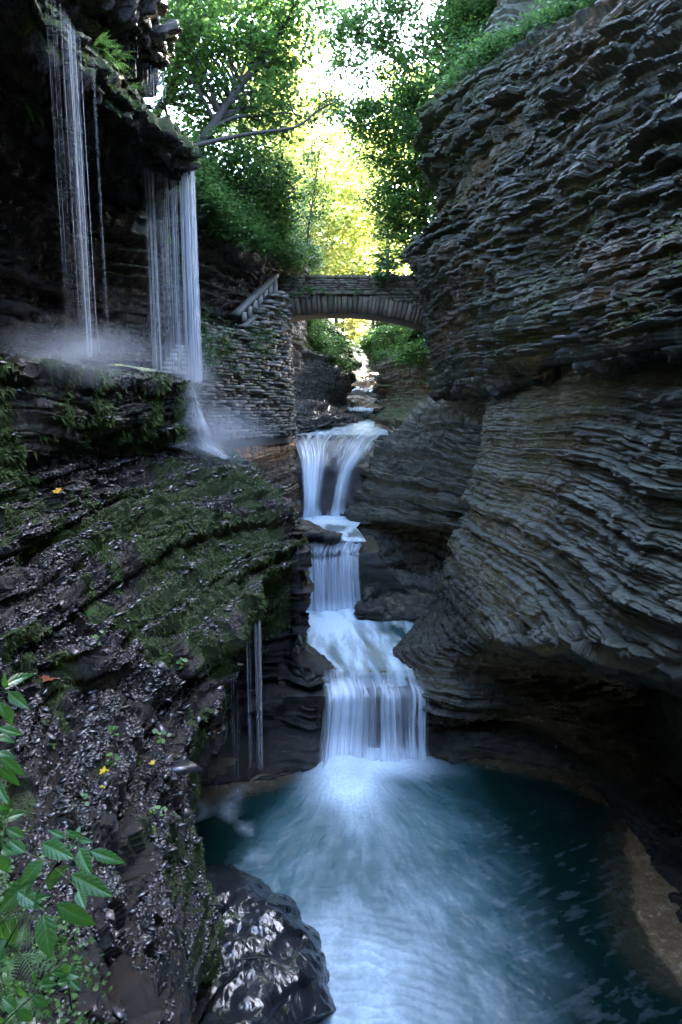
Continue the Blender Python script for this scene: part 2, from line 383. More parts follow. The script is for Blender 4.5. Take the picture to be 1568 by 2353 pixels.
# ---------------- left: upper overhanging cliff with the dripping lip
def station(Y, xl, dz=0, tail=0):
    return [W(-6.9 - tail, Y + 1, .2), W(-6.8 - tail, Y + 1, 1.2 + dz), W(-6.4 - tail, Y + .8, 2.6 + dz), W(-6.15 - tail, Y + .6, 4.2 + dz), W(-5.6 - tail*.8, Y + .4, 4.92 + dz), W(xl - .7, Y + .1, 5.03 + dz), W(xl - .02, Y, 5.02 + dz), W(xl, Y, 5.25 + dz),
            W(xl - .25, Y, 5.6 + dz), W(xl - .45, Y, 6.25 + dz), W(xl - .85, Y, 6.45 + dz), W(xl - .85, Y, 7.0 + dz), W(xl - .25, Y, 7.12 + dz), W(xl - .35, Y, 7.5 + dz), W(xl - .85, Y, 8.2 + dz), W(xl - 1.2, Y + .3, 9.2 + dz), W(xl - 3.5, Y + .5, 10.8 + dz), W(xl - 8, Y + 1, 14 + dz)]
ST = [station(4, -4.5, .7, .3), station(6.5, -4.4, .6, .2), station(8.2, -4.2, .5), station(9.3, -4.15, .45), station(10.4, -4.3, .3), station(11.6, -4.1, .1), station(13, -3.75, .05), station(14.2, -3.6), station(15.3, -3.55, -.05)]
e1 = station(16.2, -4.0, 0); e2 = station(17.5, -4.9, 0, -.3)
for q in (e1, e2): 
    for k in range(10, len(q)): q[k] = q[k] + W(-.25, 0, 0)
ST += [e1, e2]
L1 = [list(r) for r in zip(*ST)][::-1]
rock_patch('cliff', L1, 820, 560, M_WET, terr=.6, iso=.6, amp=.30, big=.5, block=.22, seed=21, groove=.08, fine=.05, toward=(0, 4, 1),
   moss=lambda x, y, z, n, G: .1 + .5 * sstep(-.3, .3, n[..., 2]) * sstep(4.9, 5.3, z) * sstep(9, 7, z) + .3*sstep(4.7, 5.1, z)*sstep(6.0, 5.4, z) + .35*sstep(.55, .65, fbm(x*.7, y*.7, z*.7, 77, 3)),
   wet=lambda x, y, z, n, G: .75 - .25 * sstep(4.9, 5.4, z) + .25 * sstep(3.2, 4.4, z) * sstep(5.3, 5.0, z), stain=.1)  # extra darkening below the lip paints shade into the recess
# ---------------- left: recessed wall behind the falls, running on to the bridge
L1b = [
 [A(560,430,28), A(620,470,28.5), A(690,560,30), A(735,600,33)],
 [A(470,470,20.5), A(560,560,22), A(640,590,24.5), A(700,620,29)],
 [A(455,510,20.3), A(555,600,22.2), A(640,615,24.9), A(700,640,29.2)],
 [A(452,620,20.6), A(550,650,22.7), A(630,660,25.6), A(700,660,29.6)],
 [A(452,740,20.9), A(550,740,23), A(630,730,26), A(700,700,30)],
 [A(452,860,21), A(550,860,23.2), A(630,860,26.2), A(700,860,30)],
]
for k, r in enumerate(L1b): r.insert(0, r[0] + W(-2.2, -4.2, .2)); r.insert(0, r[0] + W(-1.2, -2.5, .2))
rock_patch('cliff', L1b, 330, 330, M_WET, amp=.25, big=.5, block=.16, seed=25, toward=(0, 8, 1),
   moss=lambda x, y, z, n, G: .25 + .5 * sstep(.3, .8, n[..., 2]), wet=.3, stain=.2)

# ---------------- left: path edge wall, mossy and stepped
L6 = [
 [A(-340,838,5.8)+W(-3,0,.02), A(0,829,9)+W(-3.2,.3,.02), A(90,821,9.7)+W(-3.2,.4,.02), A(200,848,10.9)+W(-3,.6,.02), A(310,866,12.8)+W(-3,1.4,.02), A(425,872,15)+W(-2.4,2,.02), A(438,878,16.6)+W(-2,2,0)],
 [A(-340,836,5.8), A(0,827,9), A(90,818,9.7), A(200,845,10.9), A(310,863,12.8), A(425,870,15), A(438,878,16.6)],
 [A(-340,885,5.9), A(0,870,9), A(110,860,9.8), A(212,880,10.95), A(318,895,12.85), A(430,900,15.05), A(448,910,16.7)],
 [A(-340,960,6.0), A(0,950,8.9), A(130,920,9.8), A(225,925,11), A(325,935,12.9), A(440,935,15.1), A(465,950,16.9)],
 [A(-340,1040,6.0), A(0,1010,8.8), A(140,970,9.9), A(240,960,11.1), A(333,968,13.0), A(430,968,14.9), A(490,985,17.2)],
 [A(-340,1110,6.1), A(0,1060,8.7), A(150,1010,10.2), A(255,985,11.8), A(338,995,13.4), A(440,1003,15.0), A(520,1025,17.8)],
 [A(-340,1150,6.3), A(0,1100,8.9), A(150,1050,10.6), A(270,1020,12.6), A(345,1030,14.2), A(450,1030,15.6), A(540,1050,18.2)],
]
rock_patch('rock_ledge', L6, 420, 560, M_WET, amp=.13, big=.15, block=.12, seed=31, groove=.07, fine=.05, terr=.6, toward=(2, 2, 1),
   moss=lambda x, y, z, n, G: .48 + .55 * sstep(.42, .6, fbm(x*1.8, y*1.8, z*.35, 33, 4)) - .5 * sstep(.6, .9, n[..., 2]) * sstep(13, 14, y),
   wet=lambda x, y, z, n, G: .3 + .7*sstep(11, 12, y), stain=lambda x, y, z, n, G: .25 * sstep(11, 9.5, y))

# ---------------- left: the wet mossy slope with its scree, down to the near cliff edge
L2 = [
 [A(-340,1060,6.9), A(0,1030,9.6), A(150,985,11.5), A(300,975,14.6), A(400,1000,16.6), A(520,1030,18.6), W(-2.9,19.2,-2.0), W(-3.2,19.5,-6)],
 [A(-340,1090,6.4), A(0,1060,8.9), A(150,1010,10.7), A(300,985,13.7), A(400,1010,15.8), A(522,1035,17.8), W(-2.8,18.5,-2.5), W(-3.1,18.6,-6)],
 [A(-340,1150,6.2), A(0,1130,8.5), A(150,1105,10.2), A(300,1070,12.9), A(450,1068,14.9), A(602,1088,16.6), W(-1.75,17,-3.5), W(-2,17.2,-6.5)],
 [A(-340,1200,6.1), A(0,1170,8.2), A(150,1150,9.9), A(300,1130,12.1), A(470,1122,14), A(655,1140,15.6), W(-1.1,16,-3.5), W(-1.3,15.9,-6.5)],
 [A(-340,1240,6), A(0,1215,7.9), A(150,1200,9.5), A(300,1190,11.2), A(490,1180,13), A(692,1215,14.6), W(-.9,14.7,-3.3), W(-1.0,14.9,-7)],
 [A(-340,1290,5.7), A(0,1260,7.6), A(150,1250,9.1), A(300,1240,10.6), A(460,1228,12.1), A(640,1262,13.4), W(-1.5,13.6,-4), W(-1.8,14.5,-7)],
 [A(-340,1330,5.5), A(0,1305,7.3), A(150,1295,8.7), A(300,1283,10.0), A(440,1275,11.3), A(592,1300,12.5), W(-2.1,12.9,-4), W(-2.3,13.6,-7.3)],
 [A(-340,1420,5.2), A(0,1400,6.8), A(150,1390,7.9), A(300,1380,9.0), A(430,1378,10.0), A(578,1400,11.2), W(-2.2,11.9,-4.2), W(-2.6,12.9,-7.3)],
 [A(-340,1500,4.8), A(0,1470,6.4), A(120,1460,7.2), A(250,1450,8), A(350,1450,8.8), A(470,1462,9.8), A(548,1475,10.4)+W(-.1,.2,0), W(-3,11.6,-7.3)],
 [A(-340,1560,4.6), A(0,1525,6.1), A(120,1500,6.9), A(250,1498,7.6), A(330,1500,8.1), A(425,1510,8.9), A(524,1560,9.8), W(-3.1,10.9,-7.3)],
 [A(-340,1640,4.5), A(0,1600,6.0), A(120,1570,6.95), A(250,1575,7.6), A(330,1580,7.9), A(410,1590,8.4), A(505,1640,9.3), W(-3.2,10.2,-7.3)],
 [A(-340,1760,3.9), A(0,1700,5.2), A(120,1680,5.9), A(250,1680,6.6), A(330,1690,7.1), A(400,1700,7.6), A(462,1730,8.5), W(-3.1,9.4,-7.3)],
 [A(-340,1880,3.5), A(0,1820,4.6), A(120,1810,5.2), A(250,1800,5.8), A(330,1810,6.3), A(390,1820,6.9), A(428,1850,7.9), W(-2.8,8.8,-7.3)],
 [A(-340,2040,3), A(0,1960,4), A(120,1950,4.5), A(230,1940,5), A(320,1940,5.5), A(395,1950,6.1), A(462,1990,7.3), W(-2.6,8.3,-7.3)],
 [A(-340,2240,2.5), A(0,2150,3.3), A(120,2120,3.8), A(230,2100,4.3), A(330,2100,4.8), A(410,2110,5.5), A(500,2150,6.7), W(-2.4,7.5,-7.3)],
 [A(-340,2460,2.1), A(0,2350,2.7), A(110,2320,3.1), A(220,2290,3.6), A(320,2280,4.1), A(400,2290,4.8), A(452,2330,5.8), W(-2.6,6.6,-7.3)],
 [A(-340,2700,1.7), A(0,2600,2.2), A(110,2560,2.6), A(220,2520,3), A(310,2500,3.5), A(370,2520,4.1), A(420,2560,5), W(-2.6,5,-7.3)],
]
def slope_moss(x, y, z, n, G):
    b = fbm2(x * .9, y * .55 + z * .4, 41, 4)
    near = sstep(6.5, 4.5, y)
    return .16 + .62 * sstep(.45, .62, b + .05 * sstep(8, 11, y)) * (1 - .75 * near) * (1 - .55 * sstep(.75, .97, n[..., 2])) - .12 * near + .5*sstep(.62, .7, fbm2(x*2.2, y*1.4, 47, 3))
rock_patch('rock_slope', L2, 900, 640, M_SLOPE, amp=.12, big=.26, block=.11, seed=35, groove=.05, fine=.05, terr=.95, toward=(0, 3, 3), bigf=.8, undul=.15,
   moss=slope_moss, wet=lambda x, y, z, n, G: .35 + .65 * sstep(.4, .8, n[..., 2]) * sstep(-6.5, -5, z), stain=.1)

# ---------------- left: dark cave wall behind the drip curtain and stream bank
L4 = [
 [A(300,1400,11.5), A(400,1380,12.5), A(560,1330,13.5), A(650,1240,14.6), A(690,1213,14.8), A(672,1190,19), A(640,1150,22)],
 [A(300,1500,11.5), A(400,1500,12.2), A(560,1440,13.4), A(650,1330,14.4), A(698,1320,14.5), A(690,1280,18), A(650,1240,22)],
 [A(300,1650,11.6), A(400,1650,12.0), A(560,1560,13.3), A(650,1480,14.0), A(712,1395,14.2), A(694,1370,18), A(660,1330,22)],
 [A(300,1750,11.6), A(400,1720,12.0), A(560,1650,12.9), A(655,1570,13.4), A(682,1475,13.9), A(690,1430,17), A(660,1420,22)],
 [A(300,1800,11.5), A(400,1780,11.9), A(560,1730,12.4), A(655,1650,12.8), A(715,1575,13.0), A(730,1510,14.4), A(680,1500,17)],
 [Z(300,1830,-7.), Z(420,1815,-7.), Z(560,1795,-7.), Z(670,1776,-7.), A(725,1690,12.3), A(735,1600,13.1), A(700,1560,16)],
 [Z(300,1836,-7.05), Z(420,1822,-7.05), Z(560,1800,-7.05), Z(670,1782,-7.05), Z(728,1776,-7.05), Z(760,1735,-7.05), Z(800,1700,-7.05)],
 [Z(300,1836,-7)+W(0,.1,-1), Z(420,1822,-7)+W(0,.1,-1), Z(560,1800,-7)+W(0,.1,-1), Z(670,1782,-7)+W(0,.1,-1), Z(728,1776,-7)+W(0,.1,-1), Z(760,1735,-7)+W(0,.1,-1), Z(800,1700,-7)+W(0,.1,-1)],
]
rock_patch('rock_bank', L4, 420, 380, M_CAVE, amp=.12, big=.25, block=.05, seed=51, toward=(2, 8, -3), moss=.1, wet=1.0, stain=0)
# rock toe between the bank and the lower falls
L4b = [
 [A(640,1470,15.6), A(700,1478,15.2), A(735,1500,14.6), A(780,1528,14.0), A(795,1545,13.8)],
 [A(640,1500,14.2), A(700,1492,14.3), A(740,1515,13.9), A(775,1535,13.6), A(797,1550,13.5)],
 [A(640,1560,13.4), A(700,1540,13.6), A(735,1560,13.4), A(765,1556,13.3), A(785,1560,13.2)],
 [A(640,1600,13.4)+W(0,0,-.5), A(700,1560,13.5)+W(0,0,-.5), A(740,1580,13.2)+W(0,0,-.5), A(765,1570,13.2)+W(0,0,-.5), A(785,1575,13.1)+W(0,0,-.5)],
]
rock_patch('rock_bank', L4b, 120, 160, M_WET, amp=.06, big=.12, block=.04, seed=53, toward=(2, 8, 0), wet=1.0, moss=.1)
L4c = [
 [A(680,1190,20.5), A(720,1205,20), A(760,1222,19.5), A(788,1228,19.3)],
 [A(680,1230,18.5), A(715,1225,18.7), A(755,1235,18.5), A(785,1236,18.6)],
 [A(670,1262,18.2), A(700,1247,18.6), A(740,1242,18.75), A(770,1240,18.8)],
 [A(660,1268,18.6)+W(0,.2,-.5), A(695,1255,18.9)+W(0,.2,-.5), A(740,1250,19)+W(0,.2,-.5), A(770,1245,19.1)+W(0,.2,-.5)],
]
rock_patch('rock_bank', L4c, 100, 140, M_WET, amp=.06, big=.1, block=.04, seed=54, toward=(2, 8, 0), wet=1.0, moss=.1)
# ---------------- rock under the stone wall, left of the upper falls
L5 = [
 [A(400,975,19.5), A(540,978,21.5), A(664,982,24.2), A(674,972,28), A(680,965,32)],
 [A(400,990,18.4), A(540,990,20.6), A(662,992,23.6), A(672,985,27), A(680,975,31)],
 [A(430,1040,18.6), A(540,1040,20.6), A(662,1035,23.4), A(674,1030,26), A(672,1020,31)],
 [A(430,1110,18.6), A(560,1110,20.4), A(668,1090,23), A(682,1075,24.6), A(680,1060,28)],
 [A(430,1190,18.8), A(580,1190,20.6), A(672,1160,22.6), A(688,1120,23.6), A(685,1110,26)],
 [A(430,1290,18.8), A(580,1290,20.4), A(680,1240,21.6), A(690,1190,23.2), A(690,1190,25)],
]
rock_patch('rock_bank', L5, 300, 300, M_RUST, amp=.16, big=.25, block=.1, seed=57, toward=(2, 12, 0), moss=.15, wet=.9,
   stain=lambda x, y, z, n, G: 1.6 * sstep(-1.9, -1.2, z) * sstep(18.7, 20.2, y) * sstep(26, 23, y) + .15)

# ---------------- stream bed: stepped rock floor under all the water
ys = [2, 8, 11.2, 12.0, 12.5, 12.75, 13.0, 14.5, 17.5, 18.3, 18.55, 18.9, 20, 22.4, 23.2, 23.6, 24.1, 24.6, 25.6, 28.2, 29.5, 35.5, 36.3, 36.6, 40, 44.5, 45.3, 50, 58, 66]
zs = [-8.2, -8.2, -8.2, -8.0, -7.6, -6.1, -5.9, -5.9, -5.9, -5.6, -4.3, -4.05, -4.05, -4.05, -3.95, -3.4, -2.7, -2.15, -1.75, -1.3, -1.2, -.65, -.6, -.2, -.2, -.2, 1.2, 1.4, 2.2, 6]
xr_ = lambda yy: float(np.interp(yy, [11.9, 12.4, 14, 15, 18.2, 18.4, 22.5, 25, 28, 30, 45, 66], [9, 2.3, 2.3, 3.6, 3.6, 1.15, 1.0, 1.2, 4.5, 5, 9, 12]))
xl_ = lambda yy: float(np.interp(yy, [11.9, 12.4, 22, 28, 45, 66], [-9, -2.6, -2.6, -3.5, -9, -12]))
rows = [[W(xl_(yy) + (xr_(yy) - xl_(yy)) * k / 6, yy, zz) for k in range(7)] for yy, zz in zip(ys, zs)][::-1]
BED = loft(rows, 700, 300)
BG, bn, bi, bf = rock_shape(BED, amp=.05, big=.12, block=.03, seed=61, terr=.4, toward=(0, 5, 20))
tag(mesh_obj('stream_bed', BG.reshape(-1, 3), grid_faces(700, 300), M_WET, attrs={'moss': np.full(BG.shape[:2], .15), 'wet': np.ones(BG.shape[:2]), 'stain': np.full(BG.shape[:2], .03)}), kind='structure')

# ---------------- beyond the bridge: banks, ledges and the valley
LB = [
 [A(600,700,36), A(700,700,37), A(760,745,40), A(800,800,44), A(818,830,48)],
 [A(600,760,30), A(680,770,31), A(735,815,33.5), A(792,850,37), A(812,862,42)],
 [A(600,830,29.8), A(680,835,30.8), A(737,855,33.2), A(790,880,36.5), A(808,885,42)],
 [A(600,900,30.2), A(680,905,31.2), A(735,915,33.6), A(775,925,36.6), A(800,915,42)],
 [A(600,940,29.5), A(680,940,30), A(740,945,32), A(790,945,35.5), A(812,930,40)],
 [A(600,985,28.5), A(680,972,29.5), A(745,968,31), A(800,958,34.5), A(830,950,38)],
 [A(600,1010,28.5), A(680,1000,29), A(745,985,30.3), A(810,975,33), A(850,965,36)],
]
rock_patch('rock_bank', LB, 300, 240, M_WET, amp=.3, big=.4, block=.12, seed=71, toward=(2, 10, 1), wet=.6, moss=lambda x, y, z, n, G: .15 + .5*sstep(2, 3, z), stain=0)
RB = [
 [A(838,800,50), A(880,720,46), A(950,690,42), A(1040,700,36)],
 [A(862,845,42), A(900,815,39), A(950,805,36), A(1040,800,31)],
 [A(866,870,41.5), A(905,860,38), A(955,850,35), A(1040,850,30)],
 [A(860,910,41), A(905,905,37.5), A(960,900,34.5), A(1040,900,29.5)],
 [A(868,935,39), A(910,935,36), A(960,930,33), A(1040,925,28.5)],
 [A(850,950,37), A(890,955,34), A(940,958,31), A(1040,960,26.5)],
 [A(850,975,35), A(890,980,33), A(920,985,29), A(1040,990,26)],
]
for r in RB: r.insert(0, r[0] + W(1.5, 5, 0))
rock_patch('rock_bank', RB, 260, 220, M_WALL, amp=.3, big=.4, block=.12, seed=72, toward=(-2, 12, 1), wet=.5, moss=lambda x, y, z, n, G: .2 + .6*sstep(.3, .8, n[..., 2]) + .4*sstep(2.5, 3.5, z), stain=.4)
# distant stepped ledges in the gap (sunlit)
FL = [
 [A(770,850,56), A(815,852,57), A(840,855,57), A(900,850,55)],
 [A(770,875,50), A(815,878,50), A(835,880,50), A(880,870,50)],
 [A(770,895,47), A(805,897,47), A(835,900,47), A(880,895,47)],
 [A(770,915,43), A(800,913,43), A(835,915,43), A(880,915,43)],
 [A(770,935,38.5), A(800,934,38.5), A(840,936,38.5), A(880,935,38.5)],
 [A(770,945,37), A(800,940,37), A(840,942,37), A(880,940,37)],
]
rock_patch('rock_bank', FL, 160, 160, M_WALL, amp=.3, big=.3, block=.15, seed=75, terr=.9, toward=(0, 10, 3), wet=.3, moss=.3, stain=.9)

# hillsides and valley floor (soil under the woods)
def hill(name, rows, n=120, m=120, seed=0, moss=.7):
    G = loft(rows, n, m); B = fbm2(G[..., 0] * .35, G[..., 1] * .35, seed, 4) - .5
    G[..., 2] += B * 1.2
    F = grid_faces(n, m)
    tag(mesh_obj(name, G.reshape(-1, 3), F, M_GROUND, attrs={'moss': np.full(G.shape[:2], moss), 'wet': np.zeros(G.shape[:2]), 'stain': np.zeros(G.shape[:2])}, smooth=True), kind='structure')
    return G
HL = hill('hillside', [
 [W(-5.3,16.0,6.2), W(-8,16,9.5), W(-13,15,13), W(-20,13,17), W(-34,8,26)],
 [W(-4.3,20.3,5.6), W(-6.5,21,7.6), W(-10,22,10.5), W(-16,22,15), W(-34,22,28)],
 [W(-3.4,24,4.9), W(-5.5,25,7.0), W(-9,26,10), W(-15,27,15), W(-34,28,29)],
 [W(-2.2,29,4.5), W(-4.5,30,6.8), W(-8,31,9.6), W(-14,32,15), W(-34,33,30)],
 [W(-1.5,34,3.3), W(-4,35,5.4), W(-7.5,36,8.8), W(-13,38,14), W(-34,40,30)],
 [W(-.3,42,2.2), W(-3,44,4.6), W(-7,46,8), W(-13,48,14), W(-36,50,32)],
 [W(-.5,52,2.4), W(-4,54,6), W(-9,58,11), W(-16,60,18), W(-44,66,40)],
 [W(-3,70,5), W(-9,75,12), W(-16,80,20), W(-26,84,30), W(-60,90,60)]], seed=81)
HR = hill('hillside', [
 [W(16,6,12), W(22,6,16), W(34,6,22), W(50,4,30)],
 [W(11,17.5,11.5), W(16,18,17), W(26,18,23), W(46,18,32)],
 [W(7.4,22,10.6), W(12,23,18), W(20,24,23), W(44,26,33)],
 [W(5.6,27,8.6), W(9,28.5,16), W(15,30,20), W(40,34,32)],
 [W(4.5,31.5,4.6), W(7.5,33,8.5), W(13,35,14), W(38,40,28)],
 [W(3.6,37,3.6), W(6.5,39,5.8), W(12,42,9), W(36,48,22)],
 [W(4,46,2.6), W(7,48,5), W(13,52,8), W(38,58,20)],
 [W(3,60,4), W(8,63,7), W(15,66,10), W(42,72,24)],
 [W(2,78,8), W(9,82,11), W(18,86,14), W(50,94,30)]], seed=82)
HV = hill('valley_floor', [
 [W(-30,50,1.0), W(-6,52,1.0), W(0,52,1.0), W(6,52,1.0), W(30,50,1)],
 [W(-30,64,4), W(-6,64,2.6), W(0,64,2.4), W(6,64,2.6), W(30,64,4)],
 [W(-30,80,10), W(-6,80,7), W(0,80,6.5), W(6,80,7), W(30,80,8)],
 [W(-60,120,26), W(-15,120,18), W(0,120,17), W(15,120,18), W(60,120,24)],
 [W(-200,400,40), W(-60,400,40), W(0,400,40), W(60,400,40), W(200,400,40)]], seed=83, n=100, m=100)

# path surface behind the ledge
PG = loft([[A(0,829,9)+W(.02,0,.0)+W(-3.6,.3,0), A(200,848,10.9)+W(-3.4,.6,0), A(425,872,15)+W(-2.6,2,0), W(-4.6,19.5,.85)],
           [A(0,829,9)+W(-.3,0,.0), A(200,848,10.9)+W(-.3,0,.0), A(425,872,15)+W(-.3,0,0), W(-3.6,18.2,.8)]], 10, 60)
PG[..., 2] = .73 + .1 * fbm2(PG[..., 0] * 2, PG[..., 1] * 2, 5, 3)
tag(mesh_obj('path', PG.reshape(-1, 3), grid_faces(10, 60), M_WET, attrs={k: np.full(PG.shape[:2], v) for k, v in (('moss', .1), ('wet', .8), ('stain', .2))}), kind='structure')

# ---------------- both walls go on behind the viewer; closing wall added to block light from there
BK = [[W(7.7, 13, 14), W(6.8, 8.5, 14), W(7.5, 2, 14), W(6, -6, 14), W(1, -10, 14), W(-5, -9, 15), W(-9, -3, 15), W(-8.5, 4.5, 14)],
      [W(7.2, 13, 8), W(6.3, 8.5, 8), W(6.8, 2, 8), W(5.4, -5.5, 8), W(1, -9, 8), W(-4.5, -8, 9), W(-8, -3, 9), W(-7.6, 4.5, 9)],
      [W(6.4, 13, 2), W(5.5, 8.5, 2), W(6.2, 2, 2), W(4.8, -5, 2), W(.5, -8, 2), W(-4, -7, 2), W(-7.4, -3, 2), W(-6.8, 4.5, 2)],
      [W(6.0, 13, -3), W(5.1, 8.5, -3), W(5.8, 2, -3), W(4.4, -5, -3), W(.5, -7.6, -3), W(-3.6, -6.4, -3), W(-6.6, -3, -3), W(-6.4, 4.5, -3)],
      [W(6.8, 13, -8), W(5.9, 8.5, -8), W(6, 2, -8), W(4.6, -5, -8), W(.5, -7.6, -8), W(-3.6, -6.4, -8), W(-6.2, -3, -8), W(-6.2, 4.5, -8)]]
rock_patch('cliff', BK, 220, 320, M_WALL, amp=.3, big=.6, seed=91, toward=(0, 0, 0), moss=.25, wet=.2)
# ================================================================== water
def water_mat():
    m, nt, b = new_mat('stream_water')
    f = attr(nt, 'foam'); a = attr(nt, 'aer'); s = attr(nt, 'scum')
    fn = noise(nt, 18, 6, .75)
    f2 = mth(nt, 'MULTIPLY', f, ramp(nt, fn, [(.25, .55), (.6, 1.0)]), True)
    col = mixc(nt, a, (.0015, .009, .0075), (.011, .058, .066))
    col = mixc(nt, f2, col, (.50, .60, .67))
    sc = ramp(nt, noise(nt, 7, 6, .7, dist=1.5), [(.3, (.055, .034, .016)), (.55, (.14, .09, .045)), (.74, (.34, .28, .20))])
    col = mixc(nt, s, col, sc)
    nt.links.new(col, b.inputs['Base Color'])
    r = mixc(nt, a, (.12, .12, .12), (.38, .38, .38)); r = mixc(nt, f2, r, (.6, .6, .6)); r = mixc(nt, s, r, (.45, .45, .45))
    nt.links.new(r, b.inputs['Roughness']); b.inputs['IOR'].default_value = 1.33
    h = noise(nt, 3, 3, .5); bump(nt, b, h, .2, .05)
    return m
M_WATER = water_mat()
def wsheet(name, X, Y_, Zv, foam, aer, scum, wave=None):
    G = np.stack([X, Y_, Zv], -1); n, m = X.shape
    return tag(mesh_obj(name, G.reshape(-1, 3), grid_faces(n, m), M_WATER, attrs={'foam': foam, 'aer': aer, 'scum': scum}, smooth=True), kind='structure')
def interp(y, pts): 
    p = sorted(pts); return np.interp(y, [a for a, _ in p], [b for _, b in p])

# ---- plunge pool
X, Y_ = np.meshgrid(np.linspace(-4.6, 6.6, 900), np.linspace(4.2, 12.9, 760))
I = np.array([.12, 11.95]); I2 = np.array([.95, 12.25])
dx, dy = X - I[0], Y_ - (I[1] + .5); r = np.hypot(dx, dy); ph = np.arctan2(dx, -dy)
wob = .5 * (fbm2(X * 1.1, Y_ * 1.1, 101, 4) - .5)
xl = interp(Y_, [(13, -.7), (11.8, -.55), (11, -.95), (10, -1.35), (9.4, -1.5), (8.6, -1.5), (7, -1.5), (4, -1.5)])
xr = interp(Y_, [(13, 1.9), (12, 1.9), (11.2, 2.0), (10.2, 2.3), (9.3, 2.45), (8.3, 2.5), (7, 2.3), (5.5, 2.0), (4, 1.8)])
ins = sstep(-.35, .3, X - xl + wob) * sstep(-.75, .8, xr - X + 1.7 * wob)
wx, wy = X + .25 * (fbm2(X * .9, Y_ * .9, 104, 3) - .5), Y_ + .25 * (fbm2(X * .9, Y_ * .9, 105, 3) - .5); phw = np.arctan2(wx - I[0], I[1] + .5 - wy) + .05 * (fbm2(X * 1.4, Y_ * 1.4, 106, 3) - .5)
streak = .50 * fbm2(phw * 10, r * .9, 103, 4) + .34 * fbm2(phw * 34, r * 2.6, 107, 3) + .16 * fbm2(wx * 5, wy * 5, 109, 3)
clump = fbm2(ph * 7 + r * .3, r * 1.4, 113, 4)
core = np.exp(-((X - .05) / .55) ** 2) * sstep(10.2, 11.7, Y_) + .75 * np.exp(-((X - 1.0) / .75) ** 2) * sstep(11.3, 12.1, Y_)
core += .45 * np.exp(-((X - .35 - .1 * (11 - Y_)) / .55) ** 2) * sstep(9.4, 11.3, Y_)
fan = ins * (.24 + np.clip((streak - .40) * 2.2, 0, 1)) * (.15 + .32 * np.exp(-((ph - .03) / .30) ** 2)) * (.55 + .9 * clump) * (1 - .35 * sstep(.5, 2.2, r) * sstep(5, 3, r))
bot = ins * sstep(8.6, 7.2, Y_) * sstep(1.6, .4, X) 
rip = .5 + .5 * np.sin((Y_ + .30 * X) * 36 + 16 * fbm2(X * 1.2, Y_ * 1.2, 117, 4))
fan += bot * (.30 + .18 * rip * sstep(.35, .7, fbm2(X * 2.5, Y_ * 2, 119, 3)) + .25 * (fbm2(X * 5 - Y_ * 2, Y_ * 9, 120, 4) - .4))
edge_st = sstep(1.6, 2.4, X) * sstep(5.2, 3.6, X) * sstep(11.4, 9.5, Y_)
fan += edge_st * .09 * np.clip((fbm2((X + .8 * Y_) * 3.2 + 3 * fbm2(X, Y_, 122, 2), (Y_ - .5 * X) * 11, 121, 5) - .56) * 5, 0, 1) * .5
# foam trail under the drip curtain, at left
tr = np.exp(-((X + 1.75 + .35 * (Y_ - 10.5) * .4 + .25 * np.sin(Y_ * 3.1)) / .17) ** 2) * sstep(8.7, 9.3, Y_) * sstep(11.9, 11.3, Y_)
fan += tr * np.clip(fbm2(X * 3, Y_ * 3, 123, 4) * 1.6 - .5, 0, 1) * .55
# swirl of grey foam by the near cliff
swx, swy = X + 2.72, Y_ - 10.55
sw = sstep(1.0, .75, np.hypot(swx / .55, swy / .42) + .25 * (fbm2(X * 4, Y_ * 4, 131, 3) - .5)) * (.55 + .25 * np.sin(np.hypot(swx, swy) * 26 + 2 * np.arctan2(swy, swx)))
# small foam rings by the right bank
rg = 0
for (cx, cy_, rr) in ((3.85, 9.75, .10), (3.83, 9.7, .24), (3.86, 9.6, .42)):
    q = np.hypot(X - cx, (Y_ - cy_)); a_ = np.arctan2(Y_ - cy_, X - cx)
    rg = rg + np.exp(-((q - rr - .05 * np.sin(2 * a_ + rr * 9)) / .022) ** 2) * (fbm2(a_ * 2.2 + rr * 9, q * 3, 133, 2) > .5)
foam = np.clip(core + fan * .9, 0, 1); foam = np.clip(foam + sw * .25 + rg * .0, 0, 1)
aer = np.clip(ins * (.62 + .5 * (clump - .5)) + .35 * sstep(-2.2, -.8, X) * sstep(12, 10, Y_) * sstep(2.6, 1, X), 0, 1)
xb = interp(Y_, [(12, 5.6), (11, 5.4), (10.3, 4.98), (9.5, 4.62), (8.6, 4.28), (7.6, 4.05), (7, 4.2), (6.7, 4.6), (6.3, 6)])
scum = .85 * sstep(-.10, .12, X - xb + .35 * (fbm2(X * 2.2, Y_ * 2.2, 137, 4) - .5)) * (.72 + .5 * fbm2(X * 6, Y_ * 6, 138, 4)) + .25 * sstep(-.7, .1, X - xb) * sstep(11.2, 10, Y_)
# brown shallows along the far shore
sh = interp(X, [(-4, 10.2), (-2, 11.0), (-1, 11.45), (0, 12.6), (2, 12.6), (2.4, 12.3), (4, 11.55), (5, 10.4), (6, 9.4)])
scum = np.maximum(scum, .35 * sstep(-.35, .25, Y_ - sh) * (1 - ins))
foam = foam * (1 - scum * .6)
Zv = -7.0 + .05 * foam + .05 * (fbm2(X * 2.2, Y_ * 2.2, 141, 4) - .5) + .012 * ins * (streak - .5) + bot * .014 * (rip - .5) + .22 * np.exp(-((X - .05) ** 2 + (Y_ - 11.75) ** 2) / .25)
wsheet('pool_water', X, Y_, Zv, foam, aer, scum)

